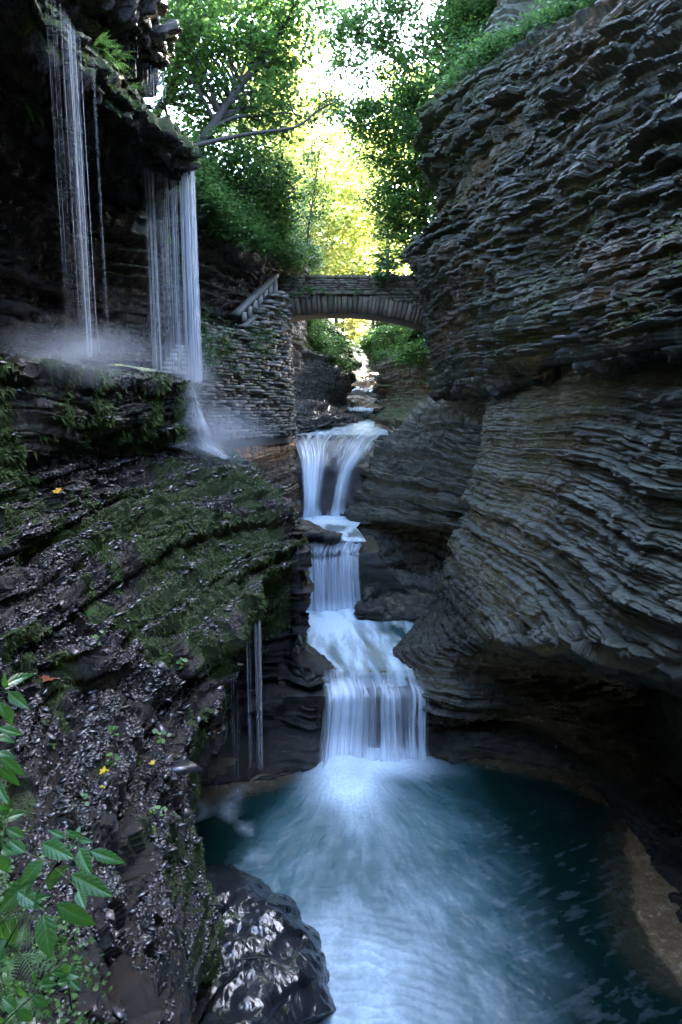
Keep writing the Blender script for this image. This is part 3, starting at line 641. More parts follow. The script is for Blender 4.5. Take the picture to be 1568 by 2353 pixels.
# ---- flat reaches of the stream
def reach(x0, x1, y0, y1, z, foamf, n=260, m=220, dz=.05):
    X, Y_ = np.meshgrid(np.linspace(0, 1, m), np.linspace(y0, y1, n))
    a_ = np.interp(Y_, x0[0], x0[1]) if isinstance(x0, tuple) else x0; b_ = np.interp(Y_, x1[0], x1[1]) if isinstance(x1, tuple) else x1
    X = a_ + (b_ - a_) * X
    f = np.clip(foamf(X, Y_), 0, 1)
    Zv = (z(X, Y_) if callable(z) else z) + dz * (fbm2(X * 2, Y_ * 1.2, 151, 4) - .5) + .03 * f
    wsheet('stream_water', X, Y_, Zv, f, np.full(X.shape, .55), np.zeros(X.shape))
reach(([13, 13.6, 14.5, 18.5], [-.5, -.9, -1.3, -1.3]), ([13, 13.5, 14.4, 16, 18.5], [1.72, 1.75, 1.9, 2.7, 3.2]), 13.22, 18.3, lambda x, y: -5.7 - .22 * sstep(13.55, 13.2, y), lambda x, y: .18 + .7 * sstep(.30,.72,fbm2((x + .18 * y) * 3.2, y * .55, 153, 4)) * (.55+.45*sstep(.3,.6,fbm2(x*9,y*1.5,159,3))) + .6 * np.exp(-((x + .2) / .8) ** 2) * sstep(15, 17, y) - .45 * sstep(.6, 2.2, x) * sstep(14.5, 15.5, y) - .35 * sstep(13.9, 13.4, y))
reach(([18.6,20,21,23.3],[-1.5,-1.6,-1.8,-1.8]), ([18.6,20,21,23.3],[.75,.65,.5,.9]), 18.75, 23.3, lambda x, y: -3.86, lambda x, y: .15 + .6 * sstep(.35,.6,fbm2(x * 3.2, y * 1.0, 154, 4)) + .5 * np.exp(-((x + .6) / .6) ** 2) * sstep(21, 23, y))
reach(([28,30,32,36.3],[-2.2,-1.4,-.6,.3]), ([28,30,32,36.3],[2.6,2.2,1.6,1.9]), 28.3, 36.3, lambda x, y: -1.12 + (y-28.6)*.072, lambda x, y: .15 + .5 * fbm2(x * 1.4, y * 1.5, 155, 4))
reach(-2.5, 6, 36.4, 45.2, lambda x, y: -.12, lambda x, y: .1 + .5 * fbm2(x * 1.4, y * 1.5, 156, 4))

# ---- falling water: silky sheets of many fine threads
def fall_mat(name='falling_water'):
    m = bpy.data.materials.new(name); m.use_nodes = True; nt = m.node_tree
    out = nt.nodes['Material Output']; b = nt.nodes['Principled BSDF']
    b.inputs['Base Color'].default_value = (.62, .70, .78, 1); b.inputs['Roughness'].default_value = .35
    tl = N(nt, 'ShaderNodeBsdfTranslucent'); tl.inputs['Color'].default_value = (.82, .88, .95, 1)
    mx = N(nt, 'ShaderNodeMixShader'); mx.inputs[0].default_value = .4
    nt.links.new(b.outputs[0], mx.inputs[1]); nt.links.new(tl.outputs[0], mx.inputs[2])
    tp = N(nt, 'ShaderNodeBsdfTransparent'); m2 = N(nt, 'ShaderNodeMixShader')
    nt.links.new(attr(nt, 'a'), m2.inputs[0]); nt.links.new(tp.outputs[0], m2.inputs[1]); nt.links.new(mx.outputs[0], m2.inputs[2])
    nt.links.new(m2.outputs[0], out.inputs['Surface']); return m
M_FALL = fall_mat()
def fall(name, label, rows, n, m, alpha, ripple=.03, layers=2, group=None, seed=0, parent=None, sep=.12, soft=.05, lipn=0):
    """sheet(s) of falling water with real folds; alpha(s,t) = how dense the water is"""
    V, F, Aa = [], [], []; off = 0
    G0 = loft(rows, n, m)
    S, T = np.meshgrid(np.linspace(0, 1, m), np.linspace(0, 1, n))
    G0[..., 1] += lipn * (fbm2(S * 7, T * 0, seed + 77, 3) - .5) * sstep(.05, .3, T)
    nn = normals(G0)
    for L in range(layers):
        fold = ripple * (fbm2(S * 18, T * 1.5, seed + 7 * L, 3) - .5) * 2 + ripple * .6 * (fbm2(S * 60, T * 2, seed + 3 + L, 2) - .5)
        G = G0 + nn * (fold - L * sep)[..., None]
        a = np.clip(alpha(S, T, L), 0, 1)
        e = sstep(0, soft, S) * sstep(1, 1 - soft, S)
        V.append(G.reshape(-1, 3)); F.append(grid_faces(n, m, off)); Aa.append((a * e).ravel()); off += n * m
    o = mesh_obj(name, np.concatenate(V), np.concatenate(F), M_FALL, attrs={'a': np.concatenate(Aa)}, smooth=True, parent=parent)
    if parent is None: tag(o, label, 'waterfall', group)
    return o
def threads(S, T, k, seed, lo=.35, hi=.7, bend=0):
    s = S + bend * T * T
    return sstep(lo, hi, .5 * fbm2(s * k, T * .55, seed, 3) + .5 * fbm2(s * k * 3.1, T * .9, seed + 5, 2))
# lower fall
fall('waterfall', 'lowest wide veil of white water dropping into the round green pool', [
 [Z(738,1528,-5.64), Z(800,1520,-5.64), Z(880,1520,-5.64), Z(960,1532,-5.64)],
 [Z(742,1566,-5.66), Z(800,1560,-5.66), Z(880,1560,-5.66), Z(980,1572,-5.66)],
 [A(748,1605,12.45), A(810,1598,12.5), A(890,1592,12.6), A(990,1605,12.6)],
 [A(748,1640,12.3), A(810,1640,12.35), A(890,1635,12.4), A(990,1640,12.45)],
 [A(742,1700,12.1), A(805,1705,12.15), A(892,1700,12.25), A(988,1695,12.3)],
 [Z(732,1786,-7.02), Z(800,1790,-7.02), Z(895,1766,-7.02), Z(992,1752,-7.02)]], 150, 420,
 lambda S, T, L: ((.07 + .65 * np.exp(-((S - .2) / .13) ** 2) + .45 * threads(S, T, 11, 201 + L, .42, .66) + .25 * threads(S, T, 36, 301 + L, .4, .7) + .35 * sstep(.8, 1, T)
    - .12 * np.exp(-((S - .42) / .08) ** 2) * sstep(.3, .6, T)) * (.62 + .38 * sstep(.05, .3, T)) * (.8 + .4 * vn2(S * 9, T * 6, 207)) ) * sstep(0, .16, T) * (.45 + .55 * sstep(.3, .42, T)), ripple=.07, seed=5, lipn=.5)
# middle fall
fall('waterfall', 'middle cascade of silky white water between the banded ledges and the dark bank', [
 [A(690,1238,19), A(740,1236,19), A(800,1236,19), A(840,1240,19)],
 [A(694,1255,18.65), A(740,1252,18.65), A(790,1250,18.7), A(832,1252,18.75)],
 [A(697,1275,18.35), A(735,1272,18.35), A(785,1268,18.4), A(828,1268,18.5)],
 [A(700,1320,18.15), A(735,1322,18.1), A(785,1315,18.2), A(828,1312,18.3)],
 [Z(702,1402,-5.67), Z(735,1404,-5.67), Z(790,1400,-5.67), Z(836,1394,-5.67)]], 130, 260,
 lambda S, T, L: (.22 + .45 * sstep(.5, .1, S) * sstep(.35, .8, T) + .4 * threads(S, T, 9, 211 + L) + .3 * threads(S, T, 24, 311 + L) + .4 * sstep(.85, 1, T) - .35 * np.exp(-((T - .33) / .05) ** 2)) * (.9 - .5 * sstep(.8, 1, S)) + .25 * sstep(.2, .1, T), ripple=.06, seed=15, lipn=.35)
# upper fall: sloping slide, then two bending veils
def up_a(S, T, L):
    slide = .10 + .5 * threads(S * .8 + .25 * T, T * 2, 9, 221 + L) + .45 * sstep(.42, .05, S) * sstep(.1, .4, T)
    fb = .95 * np.exp(-((S - .16 + .0 * T) / .13) ** 2) + .55 * np.exp(-((S - .80 + .12 * (T - .6)) / .10) ** 2) + .36 * threads(S, T, 7, 225 + L) * sstep(.98, .6, S)
    fb -= .5 * np.exp(-((S - .47) / .16) ** 2) * sstep(.6, .8, T)
    k = sstep(.48, .60, T); return slide * (1 - k) + fb * k + .4 * sstep(.93, 1, T)
fall('waterfall', 'upper cascade fanning down a rock slide below the stone bridge', [
 [A(668,1002,28), A(740,990,28.7), A(825,985,29), A(905,983,29.3)],
 [A(672,1012,26.6), A(745,1000,27.2), A(825,993,27.8), A(890,990,28.2)],
 [A(680,1030,25.4), A(745,1020,25.9), A(815,1010,26.4), A(868,1010,26.7)],
 [A(688,1058,24.4), A(745,1050,24.8), A(805,1040,25.2), A(850,1036,25.4)],
 [A(692,1085,23.75), A(740,1082,23.9), A(790,1070,24.2), A(832,1058,24.6)],
 [A(694,1110,23.4), A(738,1108,23.5), A(782,1095,23.75), A(822,1078,24.2)],
 [A(696,1145,23.2), A(734,1145,23.25), A(775,1140,23.35), A(812,1125,23.8)],
 [Z(694,1188,-3.85), Z(730,1188,-3.85), Z(768,1187,-3.85), Z(806,1184,-3.85)]], 200, 320, up_a, ripple=.09, seed=25, sep=.1)
# far little falls
fall('waterfall', 'small low fall far upstream under the arch, above the flat ledges', [
 [A(800,937,37), A(830,936,37), A(860,938,37)], [A(800,941,36.6), A(830,941,36.6), A(858,942,36.6)], [A(805,960,36.4), A(830,960,36.4), A(856,958,36.4)]], 30, 60,
 lambda S, T, L: .6 + .4 * threads(S, T, 10, 231), ripple=.03, layers=1)
fall('waterfall', 'tiny distant spout of white water in the sunlit gap beyond the bridge', [
 [A(808,888,46), A(818,887,46), A(828,889,46)], [A(808,892,45.5), A(817,892,45.5), A(826,893,45.5)], [A(812,908,45.3), A(818,909,45.3), A(823,908,45.3)]], 30, 30,
 lambda S, T, L: .8 + 0 * S, ripple=.03, layers=1)

# ---- free falling threads of the high curtain falls
def strands(name, label, lst, group=None, seed=0, cat='waterfall'):
    """lst: (x, y, ztop, zbot, radius, density)"""
    rr_ = np.random.RandomState(seed); V, F, Aa = [], [], []; off = 0; K = 26
    for (x, y, zt, zb, rad, den) in lst:
        t = np.linspace(0, 1, K); z = zt + (zb - zt) * t
        w = rad * (.75 + .5 * fbm2(t * 6 + rr_.rand() * 50, t * 0, seed, 2)) * (.8 + .5 * t)
        ox = .012 * np.sin(t * 3 + rr_.rand() * 6); a = den * (.45 + .75 * fbm2(t * 5 + rr_.rand() * 90, t * 0 + rr_.rand() * 9, seed + 1, 3) )
        a = a * sstep(0, .02, t) * (1 - .35 * t)
        for k in range(3):
            an = 2 * pi * k / 3 + 1.57
            V.append(np.stack([x + ox + np.cos(an) * w, y + np.sin(an) * w * .6, z], 1)); Aa.append(a)
        i = np.arange(K - 1)
        for k in range(3):
            k2 = (k + 1) % 3; F.append(np.stack([off + k * K + i, off + k2 * K + i, off + k2 * K + i + 1, off + k * K + i + 1], 1))
        off += 3 * K
    o = mesh_obj(name, np.concatenate(V), np.concatenate(F), M_FALL, attrs={'a': np.concatenate(Aa)}, smooth=True)
    return tag(o, label, cat, group)
def px_strands(n, u0, u1, v0, v1, Yd, zb, seed, rad=(.006, .014), den=(.15, .5), clusters=None, topf=None):
    q = np.random.RandomState(seed); L = []
    for i in range(n):
        if clusters is not None:
            c, s = clusters[q.randint(len(clusters))]; u = c + s * q.randn()
            u = min(max(u, u0), u1)
        else: u = q.uniform(u0, u1)
        v = np.interp(u, [u0, u1], [v0, v1]) if topf is None else topf(u)
        Y = Yd + q.uniform(-.25, .25); p = A(u, v, Y)
        L.append((p[0], p[1], p[2], (zb(q) if callable(zb) else zb) , rad[0] + (rad[1] - rad[0]) * q.rand() ** 3, den[0] + (den[1] - den[0]) * q.rand() ** 2.2))
    return L
strands('waterfall', 'faint tall threads of water falling from the near lip at the top left', px_strands(60, 92, 235, -90, 60, 9.9, .76, 401, clusters=[(112, 9), (140, 8), (160, 7), (165, 5), (195, 18)], rad=(.0015, .006), den=(.07, .6), topf=lambda u: np.interp(u, [90, 105, 170, 240], [-60, -60, 60, 150])), seed=1)
strands('waterfall', 'dense curtain of fine water threads under the mossy lip, left of the bright column', px_strands(120, 326, 412, 325, 385, 15.2, .8, 402, clusters=[(340, 8), (358, 9), (378, 8), (395, 8), (365, 22)], rad=(.002, .009), den=(.08, .85), topf=lambda u: np.interp(u, [325, 345, 380, 412], [322, 350, 366, 376])), seed=2)
fall('waterfall', 'thin sheet of water blurring behind the bright white column', [[A(u, 390 + 2 * k, 15.45) for k, u in enumerate((412, 424, 436, 449))], [A(u, 600, 15.45) for u in (413, 425, 437, 449)], [A(u, 876, 15.45) for u in (416, 427, 438, 448)]], 60, 80, lambda S, T, L: .12 + .5 * threads(S, T * .6, 9, 261, .3, .7) * (1 - .3 * T), ripple=.02, layers=1, soft=.25, seed=61)
strands('waterfall', 'bright white column of falling water at the right end of the mossy lip', px_strands(70, 413, 447, 385, 395, 15.3, .6, 403, clusters=[(424, 5), (428, 6), (441, 3)], rad=(.005, .03), den=(.25, 1.1), topf=lambda u: np.interp(u, [412, 447], [392, 385])), seed=3)
strands('waterfall', 'short threads dripping from the upper rock tier onto the mossy slab', px_strands(30, 322, 378, 150, 180, 14.6, lambda q: 6.35 + q.uniform(-.1, .1), 404, rad=(.003, .010), den=(.15, .8), topf=lambda u: np.interp(u, [320, 378], [135, 165])), seed=4)
strands('waterfall', 'thin drips falling from the top tier of the left cliff near the frame edge', px_strands(16, 215, 320, -60, 60, 13.8, lambda q: 6.6 + q.uniform(-.2, .2), 405, rad=(.004, .008), den=(.1, .35), topf=lambda u: np.interp(u, [215, 320], [-60, 60])), seed=5)
strands('waterfall', 'bluish drip curtain falling from the mossy slope edge into the pool', px_strands(60, 556, 600, 1310, 1330, 12.0, -6.98, 406, clusters=[(568, 4), (588, 6), (592, 3)], rad=(.002, .010), den=(.08, .6), topf=lambda u: 1345), seed=6)
strands('waterfall', 'sparse drips along the overhang left of the bluish drip curtain', px_strands(60, 408, 552, 1480, 1420, 10.9, -6.98, 407, rad=(.0015, .005), den=(.08, .5), topf=lambda u: np.interp(u, [405, 550], [1490, 1425])), seed=7)
strands('waterfall', 'drip threads on the dark bank beside the middle cascade', px_strands(18, 655, 692, 1230, 1250, 14.2, lambda q: -5.6 + q.uniform(-.6, .1), 408, rad=(.003, .007), den=(.08, .3), topf=lambda u: 1245), seed=8)
# cascade tumbling down the stepped ledge below the bright column
fall('waterfall', 'misty cascade spreading over the stepped mossy ledge below the bright column', [
 [A(408,868,15.0), A(425,868,14.95), A(447,874,15.6)],
 [A(418,905,14.9), A(436,905,14.9), A(458,912,15.8)],
 [A(415,945,14.75), A(440,945,14.75), A(478,955,16.2)],
 [A(385,975,14.6), A(440,978,14.5), A(498,990,16.6)],
 [A(350,1005,14.4), A(440,1012,14.6), A(525,1035,17.0)],
 [A(340,1022,14.1), A(450,1030,14.3), A(560,1062,16.4)]], 160, 160,
 lambda S, T, L: (.08 + .5 * np.exp(-((S - .60) / .16) ** 2) + .3 * threads(S, T, 8, 241 + L)) * (.4 + .6 * fbm2(S * 6, T * 16, 243, 3)), ripple=.05, seed=35, sep=.06, soft=.35)
thin = [(A(u, 905, 15.0)) for u in (372, 384, 398)]

# ---- drifting spray where the threads land
def mist(label, c, rad, dens, seed=0):
    n, m = 12, 20; th = np.linspace(0, pi, n); p = np.linspace(0, 2 * pi, m)
    T_, P_ = np.meshgrid(th, p, indexing='ij'); V = np.stack([np.sin(T_) * np.cos(P_), np.sin(T_) * np.sin(P_), np.cos(T_)], -1)
    mt = bpy.data.materials.new('spray'); mt.use_nodes = True; nt = mt.node_tree; nt.nodes.remove(nt.nodes['Principled BSDF'])
    pv = N(nt, 'ShaderNodeVolumePrincipled'); pv.inputs['Color'].default_value = (.85, .92, 1, 1); pv.inputs['Anisotropy'].default_value = .2
    tc = N(nt, 'ShaderNodeTexCoord'); ln = N(nt, 'ShaderNodeVectorMath', operation='LENGTH'); nt.links.new(tc.outputs['Object'], ln.inputs[0])
    f = mth(nt, 'SUBTRACT', 1.0, ln.outputs['Value'], True); f = mth(nt, 'POWER', f, 2.4)
    f = mth(nt, 'MULTIPLY', f, ramp(nt, noise(nt, 2.2, 3, .6), [(.3, .3), (.7, 1.6)]))
    nt.links.new(mth(nt, 'MULTIPLY', f, dens), pv.inputs['Density']); nt.links.new(pv.outputs[0], nt.nodes['Material Output'].inputs['Volume'])
    o = mesh_obj('mist', V.reshape(-1, 3), grid_faces(n, m)[:, ::-1], mt); o.location = [float(a) for a in c]; o.scale = rad
    return tag(o, kind='stuff')
mist('', A(185, 812, 9.9), (1.9, 1.2, .65), .8)
mist('', A(430, 880, 14.7), (1.0, 1.0, 1.4), 1.2)
mist('', A(495, 1000, 15.4), (1.9, 1.5, 1.2), 1.0)
mist('', Z(785, 1780, -6.95), (1.1, .9, .7), 1.6)
mist('', Z(930, 1755, -6.98), (1.0, .7, .4), 1.6)
# ================================================================== masonry, bridge, stair, rail
def stone_mat(name, a, b_, moss=(.03, .06, .015), bs=.8):
    m, nt, b = new_mat(name)
    v = attr(nt, 'var')
    f = mth(nt, 'ADD', mth(nt, 'MULTIPLY', v, .6), mth(nt, 'MULTIPLY', noise(nt, 12, 5, .7), .5))
    col = ramp(nt, f, [(.2, a), (.55, [(p + q) / 2 for p, q in zip(a, b_)]), (.9, b_)])
    col = mixc(nt, .6, col, ramp(nt, noise(nt, 90, 3, .6), [(.3, .4), (.7, 1.0)]), 'MULTIPLY')
    col = mixc(nt, ramp(nt, noise(nt, 2.2, 5, .7), [(.52, 0), (.66, .8)]), col, moss)
    nt.links.new(col, b.inputs['Base Color']); b.inputs['Roughness'].default_value = .7
    bump(nt, b, noise(nt, 40, 6, .75, stretch=(1, 1, 2)), bs, .02); return m
M_STONE = stone_mat('rubble_stone', (.035, .032, .027), (.34, .31, .265))
M_BSTONE = stone_mat('bridge_stone', (.026, .020, .013), (.19, .145, .095))
M_MORTAR = stone_mat('joint', (.006, .006, .006), (.02, .02, .018))
M_STEP = stone_mat('step_stone', (.34, .32, .30), (.62, .60, .56))
M_RAIL = stone_mat('weathered_timber', (.07, .065, .06), (.30, .28, .24), moss=(.06, .07, .04))

class Boxes:
    def __init__(s): s.V, s.F, s.A, s.n = [], [], [], 0
    def add(s, c, ex, ey, ez, var=.5, jit=0, rng=None, taper=.0):
        c = np.asarray(c, float); P = []
        for k in (-1, 1):
            for j in (-1, 1):
                for i in (-1, 1):
                    P.append(c + i * ex * (1 - taper * (k > 0)) + j * ey + k * ez)
        P = np.array(P)
        if jit: P += rng.uniform(-jit, jit, P.shape)
        s.V.append(P); s.A.append(np.full(8, var))
        f = np.array([[0, 2, 3, 1], [4, 5, 7, 6], [0, 1, 5, 4], [2, 6, 7, 3], [0, 4, 6, 2], [1, 3, 7, 5]]) + s.n
        s.F.append(f); s.n += 8
    def build(s, name, mat, parent=None):
        return mesh_obj(name, np.concatenate(s.V), np.concatenate(s.F), mat, parent=parent, attrs={'var': np.concatenate(s.A)})
rng = np.random.RandomState(77)

# ---- curved rubble wall that carries the stair
plan = cr(np.array([[-4.32, 18.3, 0], [-4.2, 18.9, 0], [-3.6, 20.3, 0], [-2.95, 21.6, 0], [-2.3, 22.8, 0], [-2.0, 23.35, 0], [-1.98, 23.9, 0], [-2.1, 25.4, 0], [-2.2, 27.2, 0]]), 400)
ds = np.concatenate([[0], np.cumsum(np.linalg.norm(np.diff(plan, axis=0), axis=1))]); Ltot = ds[-1]
def at_s(s): return np.array([np.interp(s, ds, plan[:, k]) for k in range(3)])
def top_s(s):   # height of the wall top along the run
    x = at_s(s); u = 784 + 1500 * x[0] * 1.03 / x[1]
    return float(np.interp(u, [425, 432, 445, 456, 545, 566, 600, 640, 652, 670], [1.0, 1.45, 2.2, 2.45, 2.5, 2.62, 3.15, 3.95, 4.0, 3.6])) 
wall = thing('stone_wall', (-3.3, 21, -.8), 'curved rubble stone wall of thin jutting stones below the sloping rail', 'stone wall')
bx = Boxes(); z = -.95; core_pts = []
while z < 4.1:
    h = rng.uniform(.055, .115); s = rng.uniform(0, .2)
    while s < Ltot:
        l = rng.uniform(.12, .42) if rng.rand() < .8 else rng.uniform(.4, .6)
        p = at_s(s + l / 2); q = at_s(min(s + l / 2 + .05, Ltot)) - at_s(max(s + l / 2 - .05, 0)); q[2] = 0; q /= np.linalg.norm(q)
        nrm = np.array([q[1], -q[0], 0]);
        if z + h < top_s(s + l / 2) + rng.uniform(-.05, .05):
            pr = rng.beta(1.2, 2.4) * .27
            batter = .10 * (2.5 - z) * .4
            if rng.rand() > .05:
                bx.add(p + nrm * (pr - .12 + batter) + [0, 0, z + h / 2], q * (l / 2 - .012), nrm * .17, np.array([0, 0, h / 2 - .006]) + q * rng.uniform(-.01, .01), rng.beta(2, 2), .014, rng)
        s += l + .012
    z += h + .012
bx.build('facing_stones', M_STONE, wall)
V = []; m_ = 60
for i in range(m_):
    s = Ltot * i / (m_ - 1); p = at_s(s); q = at_s(min(s + .05, Ltot)) - at_s(max(s - .05, 0)); q /= np.linalg.norm(q); nrm = np.array([q[1], -q[0], 0]); t = top_s(s) - .06
    for off, zz in ((-.02 + .14, -1.2), (-.07, t), (-.9, t), (-.9, -1.2)): V.append(p + nrm * off + [0, 0, zz])
V = np.array(V); mesh_obj('core', V, np.concatenate([grid_faces(m_, 4)]), M_MORTAR, parent=wall, attrs={'var': np.full(len(V), .3)})

# ---- the arch bridge
br = thing('stone_bridge', (1.0, 26, 3.4), 'grey stone footbridge with a low arch spanning the gorge', 'bridge')
y0, y1 = 25.2, 27.0; ax, az, R_ = -.1, 3.55, 11.3; cz = az - R_
Rr = R_; ring = Boxes()
a = -math.asin((ax + 2.35) / Rr); a_end = math.asin(5.2 / Rr)
while a < a_end:
    w = rng.uniform(.13, .24) / Rr; am = a + w / 2; hh = rng.uniform(.56, .64)
    rad = np.array([sin(am), 0, cos(am)]); tan = np.array([cos(am), 0, -sin(am)])
    c = np.array([ax, 0, cz]) + rad * (Rr + hh / 2)
    pr = rng.uniform(0, .03)
    ring.add([c[0], y0 + .15 - pr, c[2]], tan * (Rr * w / 2 - .008), np.array([0, .18, 0]), rad * hh / 2, rng.beta(2, 2.2), .008, rng)
    a += w
ring.build('arch_ring', M_BSTONE, br)
# soffit and body
K = 60; an = np.linspace(-math.asin((ax + 2.35) / Rr), a_end, K); V = []
for t in an:
    x = ax + Rr * sin(t); zb = cz + (Rr + .012) * cos(t)
    for yy, zz in ((y0 + .02, zb), (y1, zb), (y1, 4.3), (y0 + .1, 4.3)): V.append([x, yy, zz])
    V.append([x, y0 + .1, zb])
V = np.array(V); F = []
i = np.arange(K - 1) * 5
for a_, b_ in ((0, 1), (1, 2), (2, 3)): F.append(np.stack([i + a_, i + b_, i + b_ + 5, i + a_ + 5], 1))
mesh_obj('vault', V, F, M_BSTONE, parent=br, attrs={'var': np.full(len(V), .35)})
def ztop(x): return 4.88 - .012 * (x - .5) ** 2 * .5 + (.0 if x > -2 else 0)
for side, ysd in ((0, y0), (1, y1)):
    par = Boxes(); z = 3.3
    while z < 4.86:
        h = rng.uniform(.055, .12); x = -2.45 + rng.uniform(0, .2)
        if z + h > 4.80: h = 4.88 - z
        while x < 4.9:
            l = rng.uniform(.14, .55); xm = x + l / 2
            ext = cz + math.sqrt(max((Rr + .6) ** 2 - (xm - ax) ** 2, 0))
            if z + h * .4 > ext:
                lip = .05 if 4.10 < z < 4.2 else 0
                pr = rng.uniform(0, .045) + lip + (.03 if z > 4.74 else 0)
                par.add([xm, ysd + (.17 - pr if side == 0 else -.17), z + h / 2], np.array([l / 2 - .008, 0, 0]), np.array([0, .19, 0]), np.array([0, 0, h / 2 - .006]), rng.beta(2, 2.2), .011, rng)
            x += l
        z += h
    par.build('parapet', M_BSTONE, br)
core = Boxes(); core.add([1.2, y0 + .22, 4.52], np.array([3.6, 0, 0]), np.array([0, .12, 0]), np.array([0, 0, .30]), .3); core.add([1.2, y1 - .22, 4.52], np.array([3.6, 0, 0]), np.array([0, .12, 0]), np.array([0, 0, .30]), .3)
core.add([3.8, y0 + .9, 3.75], np.array([1.2, 0, 0]), np.array([0, .75, 0]), np.array([0, 0, .5]), .3); core.build('mortar_core', M_MORTAR, br)
deck = Boxes(); deck.add([1.2, (y0 + y1) / 2, 4.26], np.array([3.7, 0, 0]), np.array([0, .6, 0]), np.array([0, 0, .035]), .4); deck.build('walkway', M_STEP, br)

# ---- stair behind the curtain falls
st = thing('stone_stair', (-5.1, 17.5, .75), 'flight of pale worn steps climbing behind the curtain of falling water', 'staircase')
for k in range(10):
    b_ = Boxes(); zz = .78 + .135 * k; yy = 16.9 + .27 * k; xl = -4.92 + .025 * k
    uL = np.interp(k, [0, 8], [352, 412]); xl = A(uL, 820, yy)[0]
    xr = A(np.interp(k, [0, 4, 9], [438, 436, 440]), 820, yy)[0]; cut = xl + (xr - xl) * rng.uniform(.35, .65)
    for xa, xe in ((xl, cut), (cut + .008, xr)):
        b_.add([(xa + xe) / 2, yy + .26, zz - .02], np.array([(xe - xa) / 2 - .006, 0, 0]), np.array([0, .26, 0]), np.array([0, 0, .062]), rng.beta(2, 2), .008, rng)
    o = b_.build('step', M_STEP, st)
b_ = Boxes(); 
for k in range(10): b_.add([A(np.interp(k, [0, 8], [395, 426]), 820, 16.9 + .27 * k)[0], 16.9 + .27 * k + .32, .70 + .135 * k - .55], np.array([.36 - .028 * k, 0, 0]), np.array([0, .26, 0]), np.array([0, 0, .55]), .25)
b_.build('stair_base', M_MORTAR, st)

# ---- sloping rail with upright balusters up to the bridge
def beam(P, Q, w, h, B, var=.5, jit=.006):
    P, Q = np.array(P), np.array(Q); d = Q - P; L = np.linalg.norm(d); d /= L
    s = np.cross(d, [0, 0, 1]); s /= np.linalg.norm(s); t = np.cross(s, d)
    B.add((P + Q) / 2, d * L / 2, s * w / 2, t * h / 2, var, jit, rng)
rl = thing('stair_railing', A(590, 715, 22.8), 'sloping grey rail with broad upright balusters leading up to the bridge', 'railing')
T0, T1 = A(543, 722, 21.3), A(633, 633, 24.3); B0, B1 = A(568, 748, 21.25), A(640, 680, 24.3)
B0 = np.array([T0[0] + .28, B0[1], B0[2]])
b_ = Boxes(); beam(T0, T1, .26, .13, b_, .55); b_.build('handrail', M_RAIL, rl)
b_ = Boxes(); beam(B0, B1, .2, .10, b_, .45); b_.build('bottom_rail', M_RAIL, rl)
for k in range(7):
    f = (k + .6) / 7.0; tp = T0 + (T1 - T0) * f; bt = B0 + (B1 - B0) * f
    tp = np.array([(tp[0] * .55 + bt[0] * .45), (tp[1] + bt[1]) / 2, tp[2] - .05]); bt = np.array([tp[0] + .02, tp[1], bt[2] + .03])
    b_ = Boxes(); b_.add((tp + bt) / 2, np.array([.065, .05, 0]), np.array([-.03, .045, 0]), (tp - bt) / 2, rng.uniform(.5, 1), .008, rng); b_.build('baluster', M_RAIL, rl)

# ---- wet slab rock at the foot of the near cliff
zb = -7.12
SL = [
 [Z(380,1940,zb), Z(478,1974,zb), Z(560,2004,zb), Z(650,2058,zb), Z(712,2100,zb), Z(748,2130,zb)],
 [A(380,2040,8.0), A(480,2050,8.0), A(565,2060,7.95), A(650,2095,7.85), A(715,2125,7.85), Z(757,2150,zb)],
 [A(380,2130,7.25), A(480,2140,7.3), A(575,2150,7.3), A(662,2160,7.3), A(728,2180,7.35), Z(765,2190,zb)],
 [A(380,2220,6.6), A(480,2225,6.7), A(580,2240,6.65), A(670,2250,6.7), A(740,2262,6.8), Z(775,2265,zb)],
 [A(380,2310,6.0), A(480,2320,6.1), A(580,2325,6.15), A(675,2330,6.25), A(755,2325,6.45), Z(790,2318,zb)],
 [A(380,2400,5.5), A(480,2410,5.55), A(580,2400,5.75), A(670,2370,6.1), A(735,2350,6.35), Z(770,2335,zb)],
 [Z(380,2520,zb), Z(480,2500,zb), Z(590,2450,zb), Z(680,2400,zb), Z(730,2370,zb), Z(760,2345,zb)],
]
M_SLAB, nt, b = new_mat('wet_slab')
c = ramp(nt, noise(nt, 3, 5, .6), [(.35, (.005, .006, .008)), (.7, (.022, .024, .027))])
ms = ramp(nt, noise(nt, 2.6, 5, .7), [(.60, 0), (.68, .8)]); c = mixc(nt, ms, c, (.03, .055, .015))
nt.links.new(c, b.inputs['Base Color']); b.inputs['Specular IOR Level'].default_value = .6
nt.links.new(ramp(nt, noise(nt, 5, 5, .7), [(.4, .14), (.7, .30)]), b.inputs['Roughness'])
vo = N(nt, 'ShaderNodeTexVoronoi', feature='DISTANCE_TO_EDGE'); vo.inputs['Scale'].default_value = 3.2
tc = N(nt, 'ShaderNodeTexCoord'); mp = N(nt, 'ShaderNodeMapping'); mp.inputs['Scale'].default_value = (1.2, .8, 1); mp.inputs['Rotation'].default_value = (0, 0, .6)
ad = N(nt, 'ShaderNodeVectorMath', operation='ADD'); nz = N(nt, 'ShaderNodeTexNoise'); nz.inputs['Scale'].default_value = 2.5; nz.inputs['Detail'].default_value = 4
sc_ = N(nt, 'ShaderNodeVectorMath', operation='SCALE'); sc_.inputs['Scale'].default_value = .5
nt.links.new(tc.outputs['Object'], nz.inputs['Vector']); nt.links.new(nz.outputs['Color'], sc_.inputs[0]); nt.links.new(tc.outputs['Object'], ad.inputs[0]); nt.links.new(sc_.outputs[0], ad.inputs[1])
nt.links.new(ad.outputs[0], mp.inputs['Vector']); nt.links.new(mp.outputs['Vector'], vo.inputs['Vector'])
